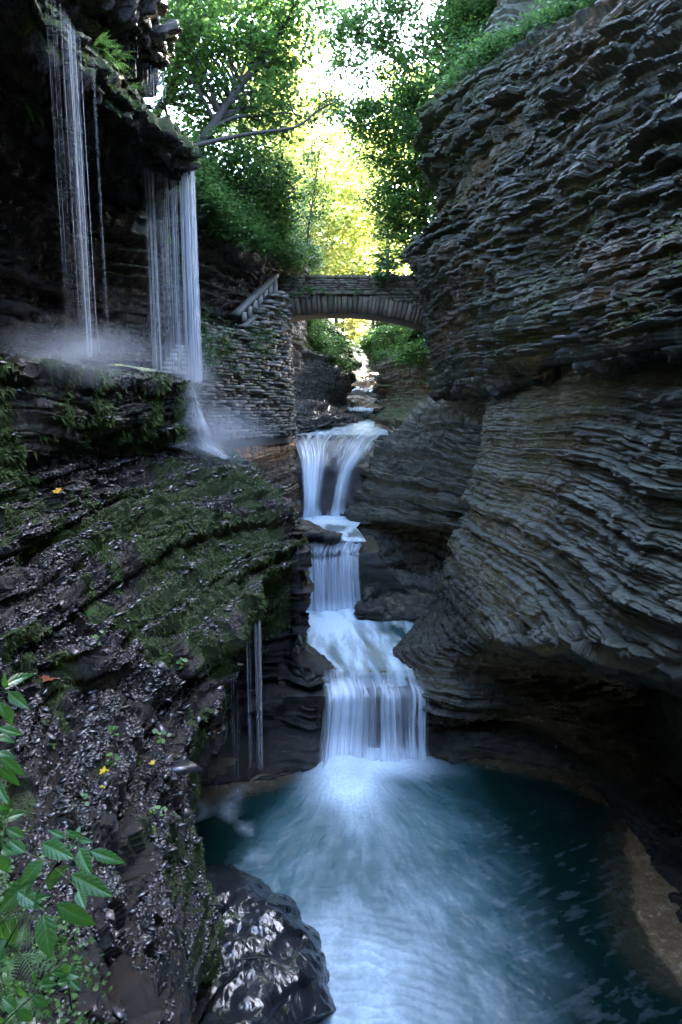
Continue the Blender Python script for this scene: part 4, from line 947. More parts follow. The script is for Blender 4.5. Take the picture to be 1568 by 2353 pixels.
h = ramp(nt, vo.outputs['Distance'], [(0, 0), (.06, .8), (.3, 1)])
nn = bump(nt, None, h, .15, .02); bump(nt, b, noise(nt, 14, 5, .6), .25, .015, nn)
GS = loft(SL, 260, 260); 
ns = normals(GS, (0, 5, 5))
d_ = .16 * (fbm2(GS[..., 0] * 1.2, GS[..., 1] * 1.2, 91, 4) - .5) * 2 + .025 * (np.abs(fbm2(GS[..., 0] * 4 + GS[..., 1], GS[..., 1] * 3, 93, 4) - .5) * -3)
stp = fbm2((GS[..., 0] - .35 * GS[..., 1]) * 1.6, GS[..., 1] * .5, 95, 2) * 5; d_ += .05 * (np.floor(stp) + sstep(.0, .25, stp % 1) - 2.5) * .8
GS = GS + ns * d_[..., None]
tag(mesh_obj('wet_boulder', GS.reshape(-1, 3), grid_faces(260, 260), M_SLAB), 'shiny black wet slab of rock at the pool edge below the near cliff', 'boulder')
# ================================================================== woods
def leaf_mat(name, dark, mid, lite, trans=.5, gloss=.45):
    m = bpy.data.materials.new(name); m.use_nodes = True; nt = m.node_tree
    b = nt.nodes['Principled BSDF']; out = nt.nodes['Material Output']
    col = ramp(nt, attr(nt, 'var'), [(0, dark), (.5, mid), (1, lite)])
    nt.links.new(col, b.inputs['Base Color']); b.inputs['Roughness'].default_value = gloss
    tl = N(nt, 'ShaderNodeBsdfTranslucent')
    tc = mixc(nt, .6, col, (1.0, 1.25, .35), 'MULTIPLY'); hs = N(nt, 'ShaderNodeBrightContrast'); hs.inputs['Bright'].default_value = 0.03
    nt.links.new(tc, hs.inputs['Color']); nt.links.new(hs.outputs[0], tl.inputs['Color'])
    mx = N(nt, 'ShaderNodeMixShader'); mx.inputs[0].default_value = trans
    nt.links.new(b.outputs[0], mx.inputs[1]); nt.links.new(tl.outputs[0], mx.inputs[2]); nt.links.new(mx.outputs[0], out.inputs['Surface']); return m
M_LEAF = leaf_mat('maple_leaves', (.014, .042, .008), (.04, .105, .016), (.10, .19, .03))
M_LEAFY = leaf_mat('sunlit_leaves', (.18, .25, .06), (.46, .44, .16), (.72, .60, .34), trans=.42)  # far foliage: sunlight put into a paler, yellower leaf colour
M_FERN = leaf_mat('fern_leaves', (.02, .06, .012), (.05, .13, .025), (.10, .20, .04), trans=.35)
M_MOSSG = leaf_mat('moss_tufts', (.014, .034, .006), (.05, .09, .015), (.12, .17, .035), trans=.2, gloss=.8)
M_BARK, nt, b = new_mat('bark')
c = ramp(nt, noise(nt, 14, 6, .7, stretch=(1, 1, .25)), [(.3, (.008, .007, .006)), (.7, (.045, .038, .032))]); nt.links.new(c, b.inputs['Base Color']); b.inputs['Roughness'].default_value = .85
bump(nt, b, noise(nt, 25, 6, .7, stretch=(1, 1, .25)), .7, .02)
M_PALE, nt, b = new_mat('pale_bark')
c = ramp(nt, noise(nt, 10, 6, .7, stretch=(1, 1, .5)), [(.3, (.10, .085, .07)), (.7, (.42, .38, .33))]); nt.links.new(c, b.inputs['Base Color']); b.inputs['Roughness'].default_value = .8

HEX = np.array([[0, 0, 0], [.34, .22, .06], [.50, .62, .10], [0, 1.0, .0], [-.50, .62, .10], [-.34, .22, .06]])      # leaf with a fold
def star_leaf():
    P = []
    for k, (a, r) in enumerate([(0, .10), (28, .34), (38, .62), (62, .40), (80, .80), (100, .5), (128, .82), (150, .55), (180, 1.0)]):
        P.append((r * sin(radians(a)) * .62, .12 - r * cos(radians(a)) * .86))
    pts = P + [(-x, y) for x, y in P[-2:0:-1]]
    return np.array([[x, y, .12 * abs(x)] for x, y in pts])
STAR = star_leaf()
def rot_frames(n, q, up=.75):
    """random leaf frames, mostly facing up and drooping a little"""
    nz = q.normal(0, .55, (n, 3)); nz[:, 2] = np.abs(nz[:, 2]) * .6 + up; nz /= np.linalg.norm(nz, axis=1, keepdims=True)
    a = q.normal(0, 1, (n, 3)); t = a - nz * np.sum(a * nz, 1, keepdims=True); t /= np.linalg.norm(t, axis=1, keepdims=True)
    return np.cross(t, nz), t, nz
def leaves(P, size, q, tmpl=HEX, var=None, up=.75):
    n = len(P); s, t, nz = rot_frames(n, q, up); sz = (size * q.uniform(.65, 1.25, n))[:, None, None]
    T = tmpl[None] * sz
    V = P[:, None] + s[:, None] * T[..., :1] + t[:, None] * T[..., 1:2] + nz[:, None] * T[..., 2:3]
    k = len(tmpl); F = np.arange(n * k).reshape(n, k)
    v = q.beta(2, 2.4, n) if var is None else var
    return V.reshape(-1, 3), F, np.repeat(v, k)
def tube(pts, rad, K=7):
    pts = np.asarray(pts, float); n = len(pts); rad = np.asarray(rad, float)
    t = np.gradient(pts, axis=0); t /= np.linalg.norm(t, axis=1, keepdims=True)
    ref = np.array([.3, 1, .2]); s = np.cross(t, ref); s /= np.linalg.norm(s, axis=1, keepdims=True); u = np.cross(s, t)
    an = np.linspace(0, 2 * pi, K, endpoint=False)
    V = pts[:, None] + rad[:, None, None] * (np.cos(an)[None, :, None] * s[:, None] + np.sin(an)[None, :, None] * u[:, None])
    i = (np.arange(n - 1) * K)[:, None]; j = np.arange(K)[None]; j2 = (j + 1) % K
    F = np.stack([(i + j).ravel(), (i + j2).ravel(), (i + K + j2).ravel(), (i + K + j).ravel()], 1)
    return V.reshape(-1, 3), F
def limb(P, Q, r0, r1, q, n=14, wob=.12, sag=0):
    P, Q = np.array(P, float), np.array(Q, float); t = np.linspace(0, 1, n)[:, None]; L = np.linalg.norm(Q - P)
    w = q.normal(0, 1, (4, 3)) * L * wob * .25
    p = P + (Q - P) * t + cr(np.vstack([[0, 0, 0], w[:3], [0, 0, 0]]), n) ; p[:, 2] += sag * L * (4 * t[:, 0] * (1 - t[:, 0])) * .25
    return tube(p, np.linspace(r0, r1, n)), p
def join(parts):
    V, F, o = [], [], 0
    for v, f in parts: V.append(v); F.append(f + o); o += len(v)
    return np.concatenate(V), np.concatenate(F)
def tree(name, label, trunk, r0, r1, clumps, nleaf, lsize, seed, cat='tree', group=None, mat=None, bark=None, flat=.55, nbr=10, crad=.6, tmpl=HEX, var0=0.0):
    """trunk: control points; clumps: list of (center, (rx,ry,rz), number of leaf clumps)"""
    q = np.random.RandomState(seed); mat = mat or M_LEAF; bark = bark or M_BARK
    root = thing(name, trunk[0], label, cat, group)
    tp = cr(np.array(trunk, float), 30, arc_t(np.array(trunk, float), 30)); tp += np.cumsum(q.normal(0, .012 * r0 * 6, tp.shape), 0) * .3
    parts = [tube(tp, np.linspace(r0, r1, 30), 9)]
    cc, cr_ = [], []
    for c, R, k in clumps:
        d = q.normal(0, 1, (k, 3)); d /= np.linalg.norm(d, axis=1, keepdims=True); d *= (q.uniform(.05, 1, (k, 1)) ** .45)
        cc.append(np.array(c) + d * np.array(R)); 
    cc = np.concatenate(cc)
    for j in q.choice(len(cc), min(nbr, len(cc)), replace=False):
        e = cc[j]; dz = np.linalg.norm(tp - e, axis=1); k = int(np.argmin(dz + 1.2 * np.maximum(0, tp[:, 2] - e[2] + .3))); k = max(3, k - 2)
        rr_ = np.interp(k, [0, 29], [r0, r1]) * .55
        (tb, p) = limb(tp[k], e, rr_, .008, q, sag=.3); parts.append(tb)
        for w in range(3):
            kk = q.randint(5, 13); near = cc[np.argsort(np.linalg.norm(cc - p[kk], axis=1))[q.randint(0, 6)]]
            parts.append(limb(p[kk], near, rr_ * .35 + .004, .005, q, n=8)[0])
    v, f = join(parts); mesh_obj('trunk', v, f, bark, parent=root, smooth=True)
    per = max(3, nleaf // len(cc)); k = len(cc)
    sub = q.uniform(crad * .6, crad * 1.4, k)
    off = q.normal(0, .5, (k, per, 3)) * sub[:, None, None] * np.array([1, 1, flat]); 
    # leaves lie in loose layered sprays
    lay = np.round(off[..., 2] / (.22)) * .22; off[..., 2] = .6 * lay + .4 * off[..., 2] - .12 * (off[..., 0] ** 2 + off[..., 1] ** 2)
    P = (cc[:, None] + off).reshape(-1, 3); cv = np.repeat(q.uniform(-.22, .22, k), per)
    v, f, a = leaves(P, lsize, q, tmpl); a = np.clip(a + np.repeat(cv, len(tmpl)) + var0, 0, 1)
    mesh_obj('crown', v, f, mat, parent=root, attrs={'var': a})
    return root
# ---- left hillside trees
tree('maple_tree', 'dark maple leaning right over the gorge, left of the sky gap', [A(430, 350, 21), A(478, 305, 21.5), A(545, 205, 22), A(620, 115, 22.5), A(665, 45, 23), A(700, -30, 23.4), A(720, -120, 23.8)], .15, .05,
     [(A(540, 60, 22.5), (2.3, 1.6, 1.5), 56), (A(630, 130, 23), (1.1, 1.3, 1.6), 30), (A(430, 110, 21.5), (1.4, 1.2, 1.6), 26), (A(620, 250, 22.5), (1.5, 1.2, 1.0), 26), (A(730, 20, 23), (.4, 1, .6), 4)], 10500, .125, 501, nbr=26, var0=.12)
tree('dead_tree', 'bare broken tree leaning out over the gorge towards the sky gap', [A(450, 335, 19.4), A(490, 325, 19.8), A(560, 310, 20.3), A(650, 298, 21), A(690, 288, 21.3), A(735, 252, 21.8), A(790, 225, 22.3)], .07, .018,
     [(A(760, 235, 22), (.5, .5, .3), 6)], 160, .10, 502, nbr=4)
tree('maple_tree', 'low bushy maple hanging over the fern bank right of the waterfall', [A(440, 500, 22), A(470, 430, 22.5), A(520, 380, 23)], .09, .03,
     [(A(560, 400, 22.6), (1.7, 1.1, 1.2), 48), (A(480, 380, 22), (.9, .9, 1.2), 26), (A(640, 450, 23.5), (.9, .9, .9), 22), (A(600, 500, 23.6), (1.2, .8, .7), 22)], 9500, .115, 503, nbr=16, var0=.08)
tree('maple_tree', 'broad green maple behind the mossy lip at the upper left', [A(360, 260, 22), A(400, 180, 22.5), A(420, 60, 23), A(430, -60, 23)], .14, .05,
     [(A(430, 230, 22), (1.2, 1, 1.7), 34), (A(400, 60, 22.5), (1.3, 1, 1.4), 30), (A(520, -40, 23), (2.4, 1.3, 1.0), 36), (A(520, 300, 22.8), (1.1, .8, .7), 16)], 7000, .125, 504, nbr=18, var0=.15)
tree('birch_tree', 'pale trunk leaning beside the left cliff at the top of the picture', [A(318, 190, 19), A(322, 120, 19), A(330, 50, 19), A(342, -20, 19.1), A(350, -90, 19.2)], .085, .06,
     [(A(330, -120, 19.2), (1.2, .9, .6), 14), (A(350, 90, 20.5), (.8, .6, 1.2), 12)], 2600, .11, 505, bark=M_PALE)
tree('sapling', 'slender upright sapling rising from the left bank behind the bridge into the bright gap', [A(700, 618, 29), A(706, 560, 29), A(716, 480, 29), A(728, 400, 29), A(738, 320, 29), A(748, 240, 29)], .035, .012,
     [(A(712, 500, 29), (.9, .8, 1.7), 26), (A(735, 380, 29), (.7, .7, 1.3), 16)], 1500, .10, 506, nbr=16, crad=.5)
# ---- right side trees rising behind the massif
tree('maple_tree', 'tall dark stemmed tree at top centre, right of the sky gap', [A(1075, 330, 31), A(1065, 200, 31), A(1050, 90, 31), A(1040, -60, 31.5)], .13, .07,
     [(A(910, 60, 29), (1.9, 1.6, 1.5), 34), (A(1050, 70, 30), (1.8, 1.4, 2.0), 50), (A(930, 200, 29), (1.5, 1.4, 1.2), 30), (A(820, 130, 28.5), (1.0, 1, 1.8), 14), (A(765, 60, 28), (.9, 1, 1.6), 11), (A(850, 20, 28.5), (1.2, 1, .9), 12), (A(800, 260, 28.5), (.8, .9, .8), 8)], 12500, .13, 511, var0=-.08)
tree('maple_tree', 'twin stemmed tree leaning over the upper right cliff edge', [A(1105, 330, 30), A(1098, 200, 30), A(1082, 60, 30), A(1078, -80, 30)], .10, .06,
     [(A(1110, 40, 29), (1.5, 1.3, 1.5), 40), (A(1090, 170, 27), (1.1, 1, 1.0), 24)], 6500, .125, 512, var0=-.1)
tree('maple_tree', 'deep green maple crowding the nose of the right cliff above the bridge', [A(1010, 640, 33), A(985, 540, 32), A(965, 420, 31), A(950, 300, 30.5), A(945, 220, 30)], .12, .05,
     [(A(930, 340, 29.5), (1.7, 1.4, 1.4), 44), (A(930, 450, 30), (1.6, 1.3, 1.3), 44), (A(930, 540, 30.5), (1.2, 1.2, .9), 26), (A(850, 300, 29.5), (1.1, 1.1, 1.1), 20)], 13000, .125, 513)
tree('maple_tree', 'young maple reaching a leafy branch down in front of the bridge parapet', [A(985, 610, 25.6), A(950, 585, 25.5), A(915, 590, 25.3), A(890, 610, 24.9)], .035, .012,
     [(A(895, 625, 24.7), (.55, .2, .45), 12), (A(900, 590, 25.2), (.7, .3, .5), 16), (A(945, 585, 25.4), (.5, .3, .4), 8)], 900, .13, 514, tmpl=STAR, crad=.35)
# ---- sunlit trees up the valley, well behind the bridge
far = [(700, 470, 46, 3.2, 4.5), (760, 560, 52, 3.4, 3.0), (830, 480, 56, 4.2, 5.2), (710, 370, 60, 3.8, 3.6), (800, 380, 72, 6.0, 3.6), (880, 420, 48, 3.0, 4.2), (650, 560, 44, 2.4, 2.6), (760, 430, 80, 7, 6), (850, 590, 62, 4.0, 2.8), (640, 210, 66, 3.5, 4.2), (610, 330, 48, 3.6, 4.2), (640, 140, 52, 4.0, 4.6), (930, 250, 64, 4.0, 4.5), (780, 610, 70, 6.0, 3.0)]
names_ = ['sunlit pale yellow tree low in the gap, just right of the slender sapling', 'glowing bush-like tree directly above the bridge parapet', 'tall washed-out tree in the centre of the bright gap', 'high sunlit tree left of centre behind the sapling top', 'most distant pale tree below the white sky', 'yellow-green tree left of the dark maple at the right cliff nose', 'small lit tree where the left bank meets the bridge', 'broad hazy tree filling the far end of the valley', 'low sunlit tree behind the right half of the bridge', 'tall backlit tree behind the leaning maple stem', 'orange-green tree glimpsed through the left maples', 'sunny tree glimpsed behind the top left foliage', 'pale tree glimpsed through the top centre foliage', 'far low treetop just above the middle of the bridge']
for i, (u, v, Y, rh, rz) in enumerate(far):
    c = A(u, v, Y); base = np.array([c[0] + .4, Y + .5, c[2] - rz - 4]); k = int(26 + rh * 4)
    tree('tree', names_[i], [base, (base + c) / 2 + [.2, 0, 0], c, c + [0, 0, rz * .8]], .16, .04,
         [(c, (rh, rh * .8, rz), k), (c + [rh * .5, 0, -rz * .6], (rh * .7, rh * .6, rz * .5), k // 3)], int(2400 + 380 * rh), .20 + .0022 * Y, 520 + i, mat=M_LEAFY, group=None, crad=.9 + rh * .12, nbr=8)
# shrubs on the banks seen under the arch
for i, (u, v, Y, rx, rz, lab) in enumerate([(730, 760, 33.5, .9, .8, 'leafy shrub on the left bank seen under the arch'), (762, 800, 36, .8, .7, 'bright shrub at the foot of the left bank under the arch'), (905, 770, 37, 1.5, .8, 'wide shrub hanging above the right bank under the arch'),
        (850, 790, 42, 1.0, .9, 'arching shrub in the middle of the opening under the bridge'), (945, 815, 34, .9, .5, 'ferny shrub on the right bank ledge near the cliff'), (805, 740, 48, 2.0, 1.6, 'sunlit shrub in the far gap under the arch'), (700, 720, 31.5, .6, .7, 'dark shrub in the left corner under the arch')]):
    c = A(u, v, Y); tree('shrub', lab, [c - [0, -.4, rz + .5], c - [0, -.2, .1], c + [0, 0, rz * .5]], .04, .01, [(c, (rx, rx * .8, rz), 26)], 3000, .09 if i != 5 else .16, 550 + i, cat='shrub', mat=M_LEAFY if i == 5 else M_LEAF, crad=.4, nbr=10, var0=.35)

# ---- trees added on the right rim to keep the sun out of the gorge
q = np.random.RandomState(5)
tops = [(13, 24, 16), (12, 19, 14.5), (17, 27, 20), (18, 21, 20), (15, 31, 19), (20, 33, 22), (23, 26, 24), (25, 34, 26), (12.5, 29, 18), (15, 15, 15), (20, 15, 19), (11, 34.5, 13.5), (27, 20, 25), (16, 37, 16), (22, 40, 20), (12, 39, 12), (30, 30, 28), (7.2, 38, 6.5), (9.5, 42, 7.5), (8, 45, 7), (6.2, 35.5, 7.5), (10, 38.5, 9)]
for i, (x, y, z) in enumerate(tops):
    h = 9 + 3 * q.rand(); c = np.array([x, y, z + h * .62])
    tree('tree', 'dense tree added on the high right rim to shade the gorge', [np.array([x, y, z - 1.5]), np.array([x + .2, y, z + h * .4]), np.array([x, y, z + h])], .2, .05, [(c, (3.1, 3.1, h * .42), 52)], 4200, .30, 600 + i, group='added shading trees on the high right rim', crad=1.3, nbr=6)

# ---- ground cover: ferns and leafy undergrowth
def frond(q, L, n=11):
    """one fern frond along +y drooping, as strip quads"""
    V, F = [], []; 
    t = np.linspace(0, 1, n); yy = L * t; zz = L * (.32 * t - .62 * t * t)
    for k in range(n):
        w = L * .30 * (sin(pi * min(1, .12 + .88 * (1 - t[k]) ) * .55 + .25)) * (1 - t[k] * .82) ; h = L / n * .36
        for s in (-1, 1):
            o = len(V); V += [[0, yy[k] - h, zz[k]], [s * w * .55, yy[k] + h * .1, zz[k] + .02 * L], [s * w, yy[k] + h * 1.4, zz[k] - .05 * L], [s * w * .5, yy[k] + h * 1.5, zz[k]], [0, yy[k] + h, zz[k]]]
            F.append([o, o + 1, o + 2, o + 3, o + 4])
    return np.array(V), np.array(F)
FR = frond(None, 1.0)
def fern_mass(name, P, size, q, tilt=None, mat=M_FERN, kind='stuff', per=1, nrm=None, parent=None):
    V, F, Aa, o = [], [], [], 0
    fv, ff = FR; n = len(P)
    az = q.uniform(0, 2 * pi, n) if tilt is None else tilt + q.normal(0, .7, n)
    el_ = q.uniform(-.3, .9, n); s = size * q.uniform(.6, 1.3, n)
    ca, sa = np.cos(az), np.sin(az); ce, se = np.cos(el_), np.sin(el_)
    x, y, z = fv[:, 0], fv[:, 1], fv[:, 2]
    y2 = y[None] * ce[:, None] - z[None] * se[:, None]; z2 = y[None] * se[:, None] + z[None] * ce[:, None]; x2 = np.broadcast_to(x[None], y2.shape)
    X = x2 * ca[:, None] - y2 * sa[:, None]; Y_ = x2 * sa[:, None] + y2 * ca[:, None]
    V = np.stack([X, Y_, z2], -1) * s[:, None, None] + P[:, None]
    F = (ff[None] + (np.arange(n) * len(fv))[:, None, None]).reshape(-1, 5)
    o = mesh_obj(name, V.reshape(-1, 3), F, mat, attrs={'var': np.repeat(q.beta(2, 2, n), len(fv))}, parent=parent)
    if kind: tag(o, kind=kind)
    return o
def scatter_grid(G, n, q, sel=None):
    i = q.uniform(0, G.shape[0] - 1.001, n); j = q.uniform(0, G.shape[1] - 1.001, n)
    a, b_ = i.astype(int), j.astype(int); fi, fj = (i - a)[:, None], (j - b_)[:, None]
    P = G[a, b_] * (1 - fi) * (1 - fj) + G[a + 1, b_] * fi * (1 - fj) + G[a, b_ + 1] * (1 - fi) * fj + G[a + 1, b_ + 1] * fi * fj
    if sel is not None: P = P[sel(P)]
    return P
def project(P):
    y, z = P[:, 1], P[:, 2]; d = y * CP - z * SP; up = y * SP + z * CP
    return 784 + FPX * P[:, 0] / d, 1176.5 - FPX * up / d, d
def inpic(P, m=120):
    u, v, d = project(P); return (d > 0) & (u > -m) & (u < 1568 + m) & (v > -m) & (v < 2353 + m)
q = np.random.RandomState(9)
P = scatter_grid(HL, 26000, q, lambda P: inpic(P) & (P[:, 1] < 62) & (P[:, 0] > -14))
v, f, a = leaves(P + q.normal(0, .16, P.shape) + [0, 0, .18], .13, q, HEX)
tag(mesh_obj('undergrowth', v, f, M_LEAF, attrs={'var': a}), kind='stuff')
fern_mass('ferns', P[::7] + [0, 0, .1], .5, q)
P = scatter_grid(HR, 22000, q, lambda P: inpic(P) & (P[:, 1] < 62) & (P[:, 0] < 13))
v, f, a = leaves(P + q.normal(0, .16, P.shape) + [0, 0, .18], .13, q, HEX)
tag(mesh_obj('undergrowth', v, f, M_LEAF, attrs={'var': a}), kind='stuff')
fern_mass('ferns', P[::7] + [0, 0, .1], .5, q)
P = scatter_grid(HV, 9000, q, lambda P: inpic(P) & (P[:, 1] < 110))
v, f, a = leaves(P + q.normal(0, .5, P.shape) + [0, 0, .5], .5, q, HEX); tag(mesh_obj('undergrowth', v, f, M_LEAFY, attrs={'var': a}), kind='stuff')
# fern curtain on the edge of the left bank, hanging over the recessed wall
edge = cr(np.array([A(440, 440, 19.2), A(490, 500, 19.8), A(540, 545, 20.6), A(590, 565, 21.9), A(640, 590, 23.6), A(690, 612, 25.8)]), 300)
k = q.randint(0, 300, 1700); P = edge[k] + q.normal(0, 1, (1700, 3)) * [.2, .3, .16] + np.abs(q.normal(0, 1, (1700, 1))) * [-.15, .3, .5]
fern_mass('ferns', P, .42, q, tilt=pi)
P2 = np.repeat(P, 9, 0) + q.normal(0, .17, (15300, 3)); v, f, a = leaves(P2 + [0, .1, .1], .085, q, HEX); tag(mesh_obj('undergrowth', v, f, M_LEAF, attrs={'var': a}), kind='stuff')
# ferns rooted over the upper part of the recessed wall
G3, n3, a3 = PATCH['cliff'][5]
kk = q.randint(0, int(G3.shape[0] * .42), 2600); jj = q.randint(0, G3.shape[1], 2600); P = G3[kk, jj] + n3[kk, jj] * .05; P = P[inpic(P, 40)]
fern_mass('ferns', P[::2], .42, q, tilt=-pi * .4)
P2 = np.repeat(P, 8, 0) + q.normal(0, .17, (len(P) * 8, 3)) + np.repeat(n3[kk, jj][:0], 1, 0).sum() * 0; v, f, a = leaves(P2 + [.05, -.15, .05], .09, q, HEX); tag(mesh_obj('undergrowth', v, f, M_LEAF, attrs={'var': a}), kind='stuff')
# banks beyond the bridge
for nm, cor in (('l', [A(690, 745, 31), A(735, 800, 33.6), A(790, 848, 37), A(812, 858, 41)]), ('r', [A(862, 838, 42), A(900, 812, 39), A(950, 803, 36), A(1000, 800, 32)])):
    e = cr(np.array(cor), 200); k = q.randint(0, 200, 1500); P = e[k] + q.normal(0, 1, (1500, 3)) * [.25, .4, .08] + np.abs(q.normal(0, 1, (1500, 1))) * [(-.5 if nm == 'l' else .5), .5, .6]
    fern_mass('ferns', P[:420], .55, q, tilt=pi); v, f, a = leaves(np.repeat(P, 4, 0) + q.normal(0, .18, (6000, 3)), .10, q, HEX); tag(mesh_obj('undergrowth', v, f, M_LEAF, attrs={'var': np.clip(a + .15, 0, 1)}), kind='stuff')
# plants along the top edge of the right massif
e = cr(np.array([A(990, 270, 23.5), A(1062, 172, 21.5), A(1110, 130, 20.4), A(1165, 98, 19.5), A(1275, 40, 17.8), A(1385, -8, 16.8)]), 300)
k = q.randint(0, 300, 420); P = e[k] + q.normal(0, .12, (420, 3)) + np.abs(q.normal(0, .2, (420, 1))) * [.3, .6, .25]
fern_mass('ferns', P, .30, q, tilt=pi * .85); P2 = np.repeat(P, 7, 0) + q.normal(0, .16, (2940, 3)) + [-.03, 0, .04]
v, f, a = leaves(P2, .10, q, STAR); tag(mesh_obj('undergrowth', v, f, M_LEAF, attrs={'var': a}), kind='stuff')

# ---- individual ferns rooted in the bridge and the stair wall
def fern_plant(loc, size, n, label, seed, tilt=pi, group=None):
    q = np.random.RandomState(seed); root = thing('fern', loc, label, 'fern', group)
    P = np.array(loc) + q.normal(0, .03, (n, 3)); fern_mass('fronds', P, size, q, tilt=tilt, kind=None, parent=root)
for i, (u, v, Y, s, n, lab) in enumerate([(712, 672, 24.9, .32, 26, 'long row of ferns rooted in the bridge masonry near its left end'), (690, 676, 24.9, .28, 16, 'fern on the bridge face beside the top of the rail'), (758, 678, 24.95, .22, 12, 'dark fern right of the long fern row on the bridge face'), (822, 672, 24.95, .24, 14, 'lone fern hanging at the middle of the bridge face'),
        (628, 715, 23.0, .45, 34, 'big fern cluster hanging below the top end of the rail'), (655, 690, 23.6, .3, 18, 'fern tucked in the corner between rail and bridge'), (742, 670, 24.95, .26, 14, 'bright fern on the bridge face left of its middle')]):
    fern_plant(A(u, v, Y), s, n, lab, 700 + i)
# creepers on the stair wall
P = []
for (u, v, su, sv, n) in [(460, 790, 14, 40, 500), (480, 820, 16, 26, 400), (520, 780, 22, 18, 260), (560, 860, 30, 14, 120), (610, 770, 16, 16, 180), (600, 800, 20, 20, 120), (445, 860, 10, 26, 200)]:
    for _ in range(n):
        uu, vv = q.normal(u, su), q.normal(v, sv); s = np.interp(uu, [435, 545, 660], [2.5, 4.2, Ltot * .52]); 
        p = A(uu, vv, np.interp(uu, [430, 480, 545, 600, 660], [18.35, 19.0, 20.5, 21.8, 23.0]) - .12); P.append(p)
P = np.array(P); v, f, a = leaves(P, .06, q, HEX, up=.2); tag(mesh_obj('creepers', v, f, M_FERN, attrs={'var': a}), kind='stuff')
# ================================================================== shale chips, moss tufts, foreground plants
def on_patch(name, n, q, wfun, idx=None):
    """random points on the built rock surfaces, kept with probability wfun(P, normal, moss)"""
    Ps, Ns = [], []
    lst = PATCH[name] if idx is None else [PATCH[name][idx]]
    for G, nn, at in lst:
        k = n // len(lst); a = q.randint(0, G.shape[0] - 1, k); b_ = q.randint(0, G.shape[1] - 1, k)
        f = q.rand(k, 1); g = q.rand(k, 1)
        P = G[a, b_] * (1 - f - g * (1 - f)) + G[a + 1, b_] * f + G[a, b_ + 1] * g * (1 - f); w = wfun(P, nn[a, b_], at['moss'][a, b_]); s = (q.rand(k) < w) & inpic(P, 60)
        Ps.append(P[s]); Ns.append(nn[a, b_][s])
    return np.concatenate(Ps), np.concatenate(Ns)
def chips(name, P, n_, size, q, mat, flat=.12):
    k = len(P); nz = n_ * .55 + np.array([0, 0, .8]) + q.normal(0, .28, (k, 3)); nz /= np.linalg.norm(nz, axis=1, keepdims=True)
    a = q.normal(0, 1, (k, 3)); t = a - nz * np.sum(a * nz, 1, keepdims=True); t /= np.linalg.norm(t, axis=1, keepdims=True); s = np.cross(t, nz)
    L = (size * q.uniform(.5, 1.5, k) * (1 + 1.5 * (q.rand(k) > .96)))[:, None, None]; w = q.uniform(.3, .8, k)[:, None, None]
    B = np.array([[x, y, z] for z in (-1, 1) for x, y in ((-1, -.6), (.3, -1), (1, .2), (-.4, 1))], float)
    B = B[None] + q.normal(0, .18, (k, 8, 3)) * [1, 1, 0]
    V = P[:, None] + (t[:, None] * B[..., :1] + s[:, None] * B[..., 1:2] * w + nz[:, None] * (B[..., 2:3] * flat + flat)) * L * .5
    F = np.array([[0, 3, 2, 1], [4, 5, 6, 7], [0, 1, 5, 4], [1, 2, 6, 5], [2, 3, 7, 6], [3, 0, 4, 7]])
    F = (F[None] + (np.arange(k) * 8)[:, None, None]).reshape(-1, 4)
    return tag(mesh_obj(name, V.reshape(-1, 3), F, mat, attrs={'var': np.repeat(q.rand(k), 8)}), kind='stuff')
M_CHIP, nt, b = new_mat('shale_chip')
c = ramp(nt, attr(nt, 'var'), [(0, (.012, .012, .014)), (.5, (.035, .032, .034)), (.85, (.07, .062, .062)), (1, (.12, .09, .07))]); nt.links.new(c, b.inputs['Base Color'])
nt.links.new(ramp(nt, attr(nt, 'var'), [(0, .12), (1, .35)]), b.inputs['Roughness']); b.inputs['Specular IOR Level'].default_value = .8
bump(nt, b, noise(nt, 60, 4, .7), .3, .01)
q = np.random.RandomState(31)
def wch(P, n, m): return np.maximum(np.clip((n[:, 2] - .15) * 1.6, 0, 1), .5 * (P[:, 1] < 6.5) * (n[:, 2] > -.1)) * np.where(m > .55, .06, 1) * sstep(.30, .5, fbm2(P[:, 0] * 1.3, P[:, 1] * 1.3 + P[:, 2], 71, 3)) * (P[:, 2] > -6)
P, n_ = on_patch('rock_slope', 150000, q, wch); dist = np.linalg.norm(P, axis=1)
chips('shale_chips', P, n_, .010 + .0044 * dist, q, M_CHIP)
P, n_ = on_patch('rock_ledge', 24000, q, lambda P, n, m: np.clip(n[:, 2] - .2, 0, 1) * .7); chips('shale_chips', P, n_, .055, q, M_CHIP)
P, n_ = on_patch('rock_slope', 4500, q, lambda P, n, m: np.clip((n[:, 2] - .3) * 1.2, 0, 1) * sstep(.42, .55, fbm2(P[:, 0] * .9, P[:, 1] * .9, 73, 3)) * .5 * (P[:, 2] > -6) * (np.linalg.norm(P, axis=1) > 7.5)); dist = np.linalg.norm(P, axis=1)
chips('shale_slabs', P, n_, .03 + .013 * dist, q, M_CHIP, flat=.09)

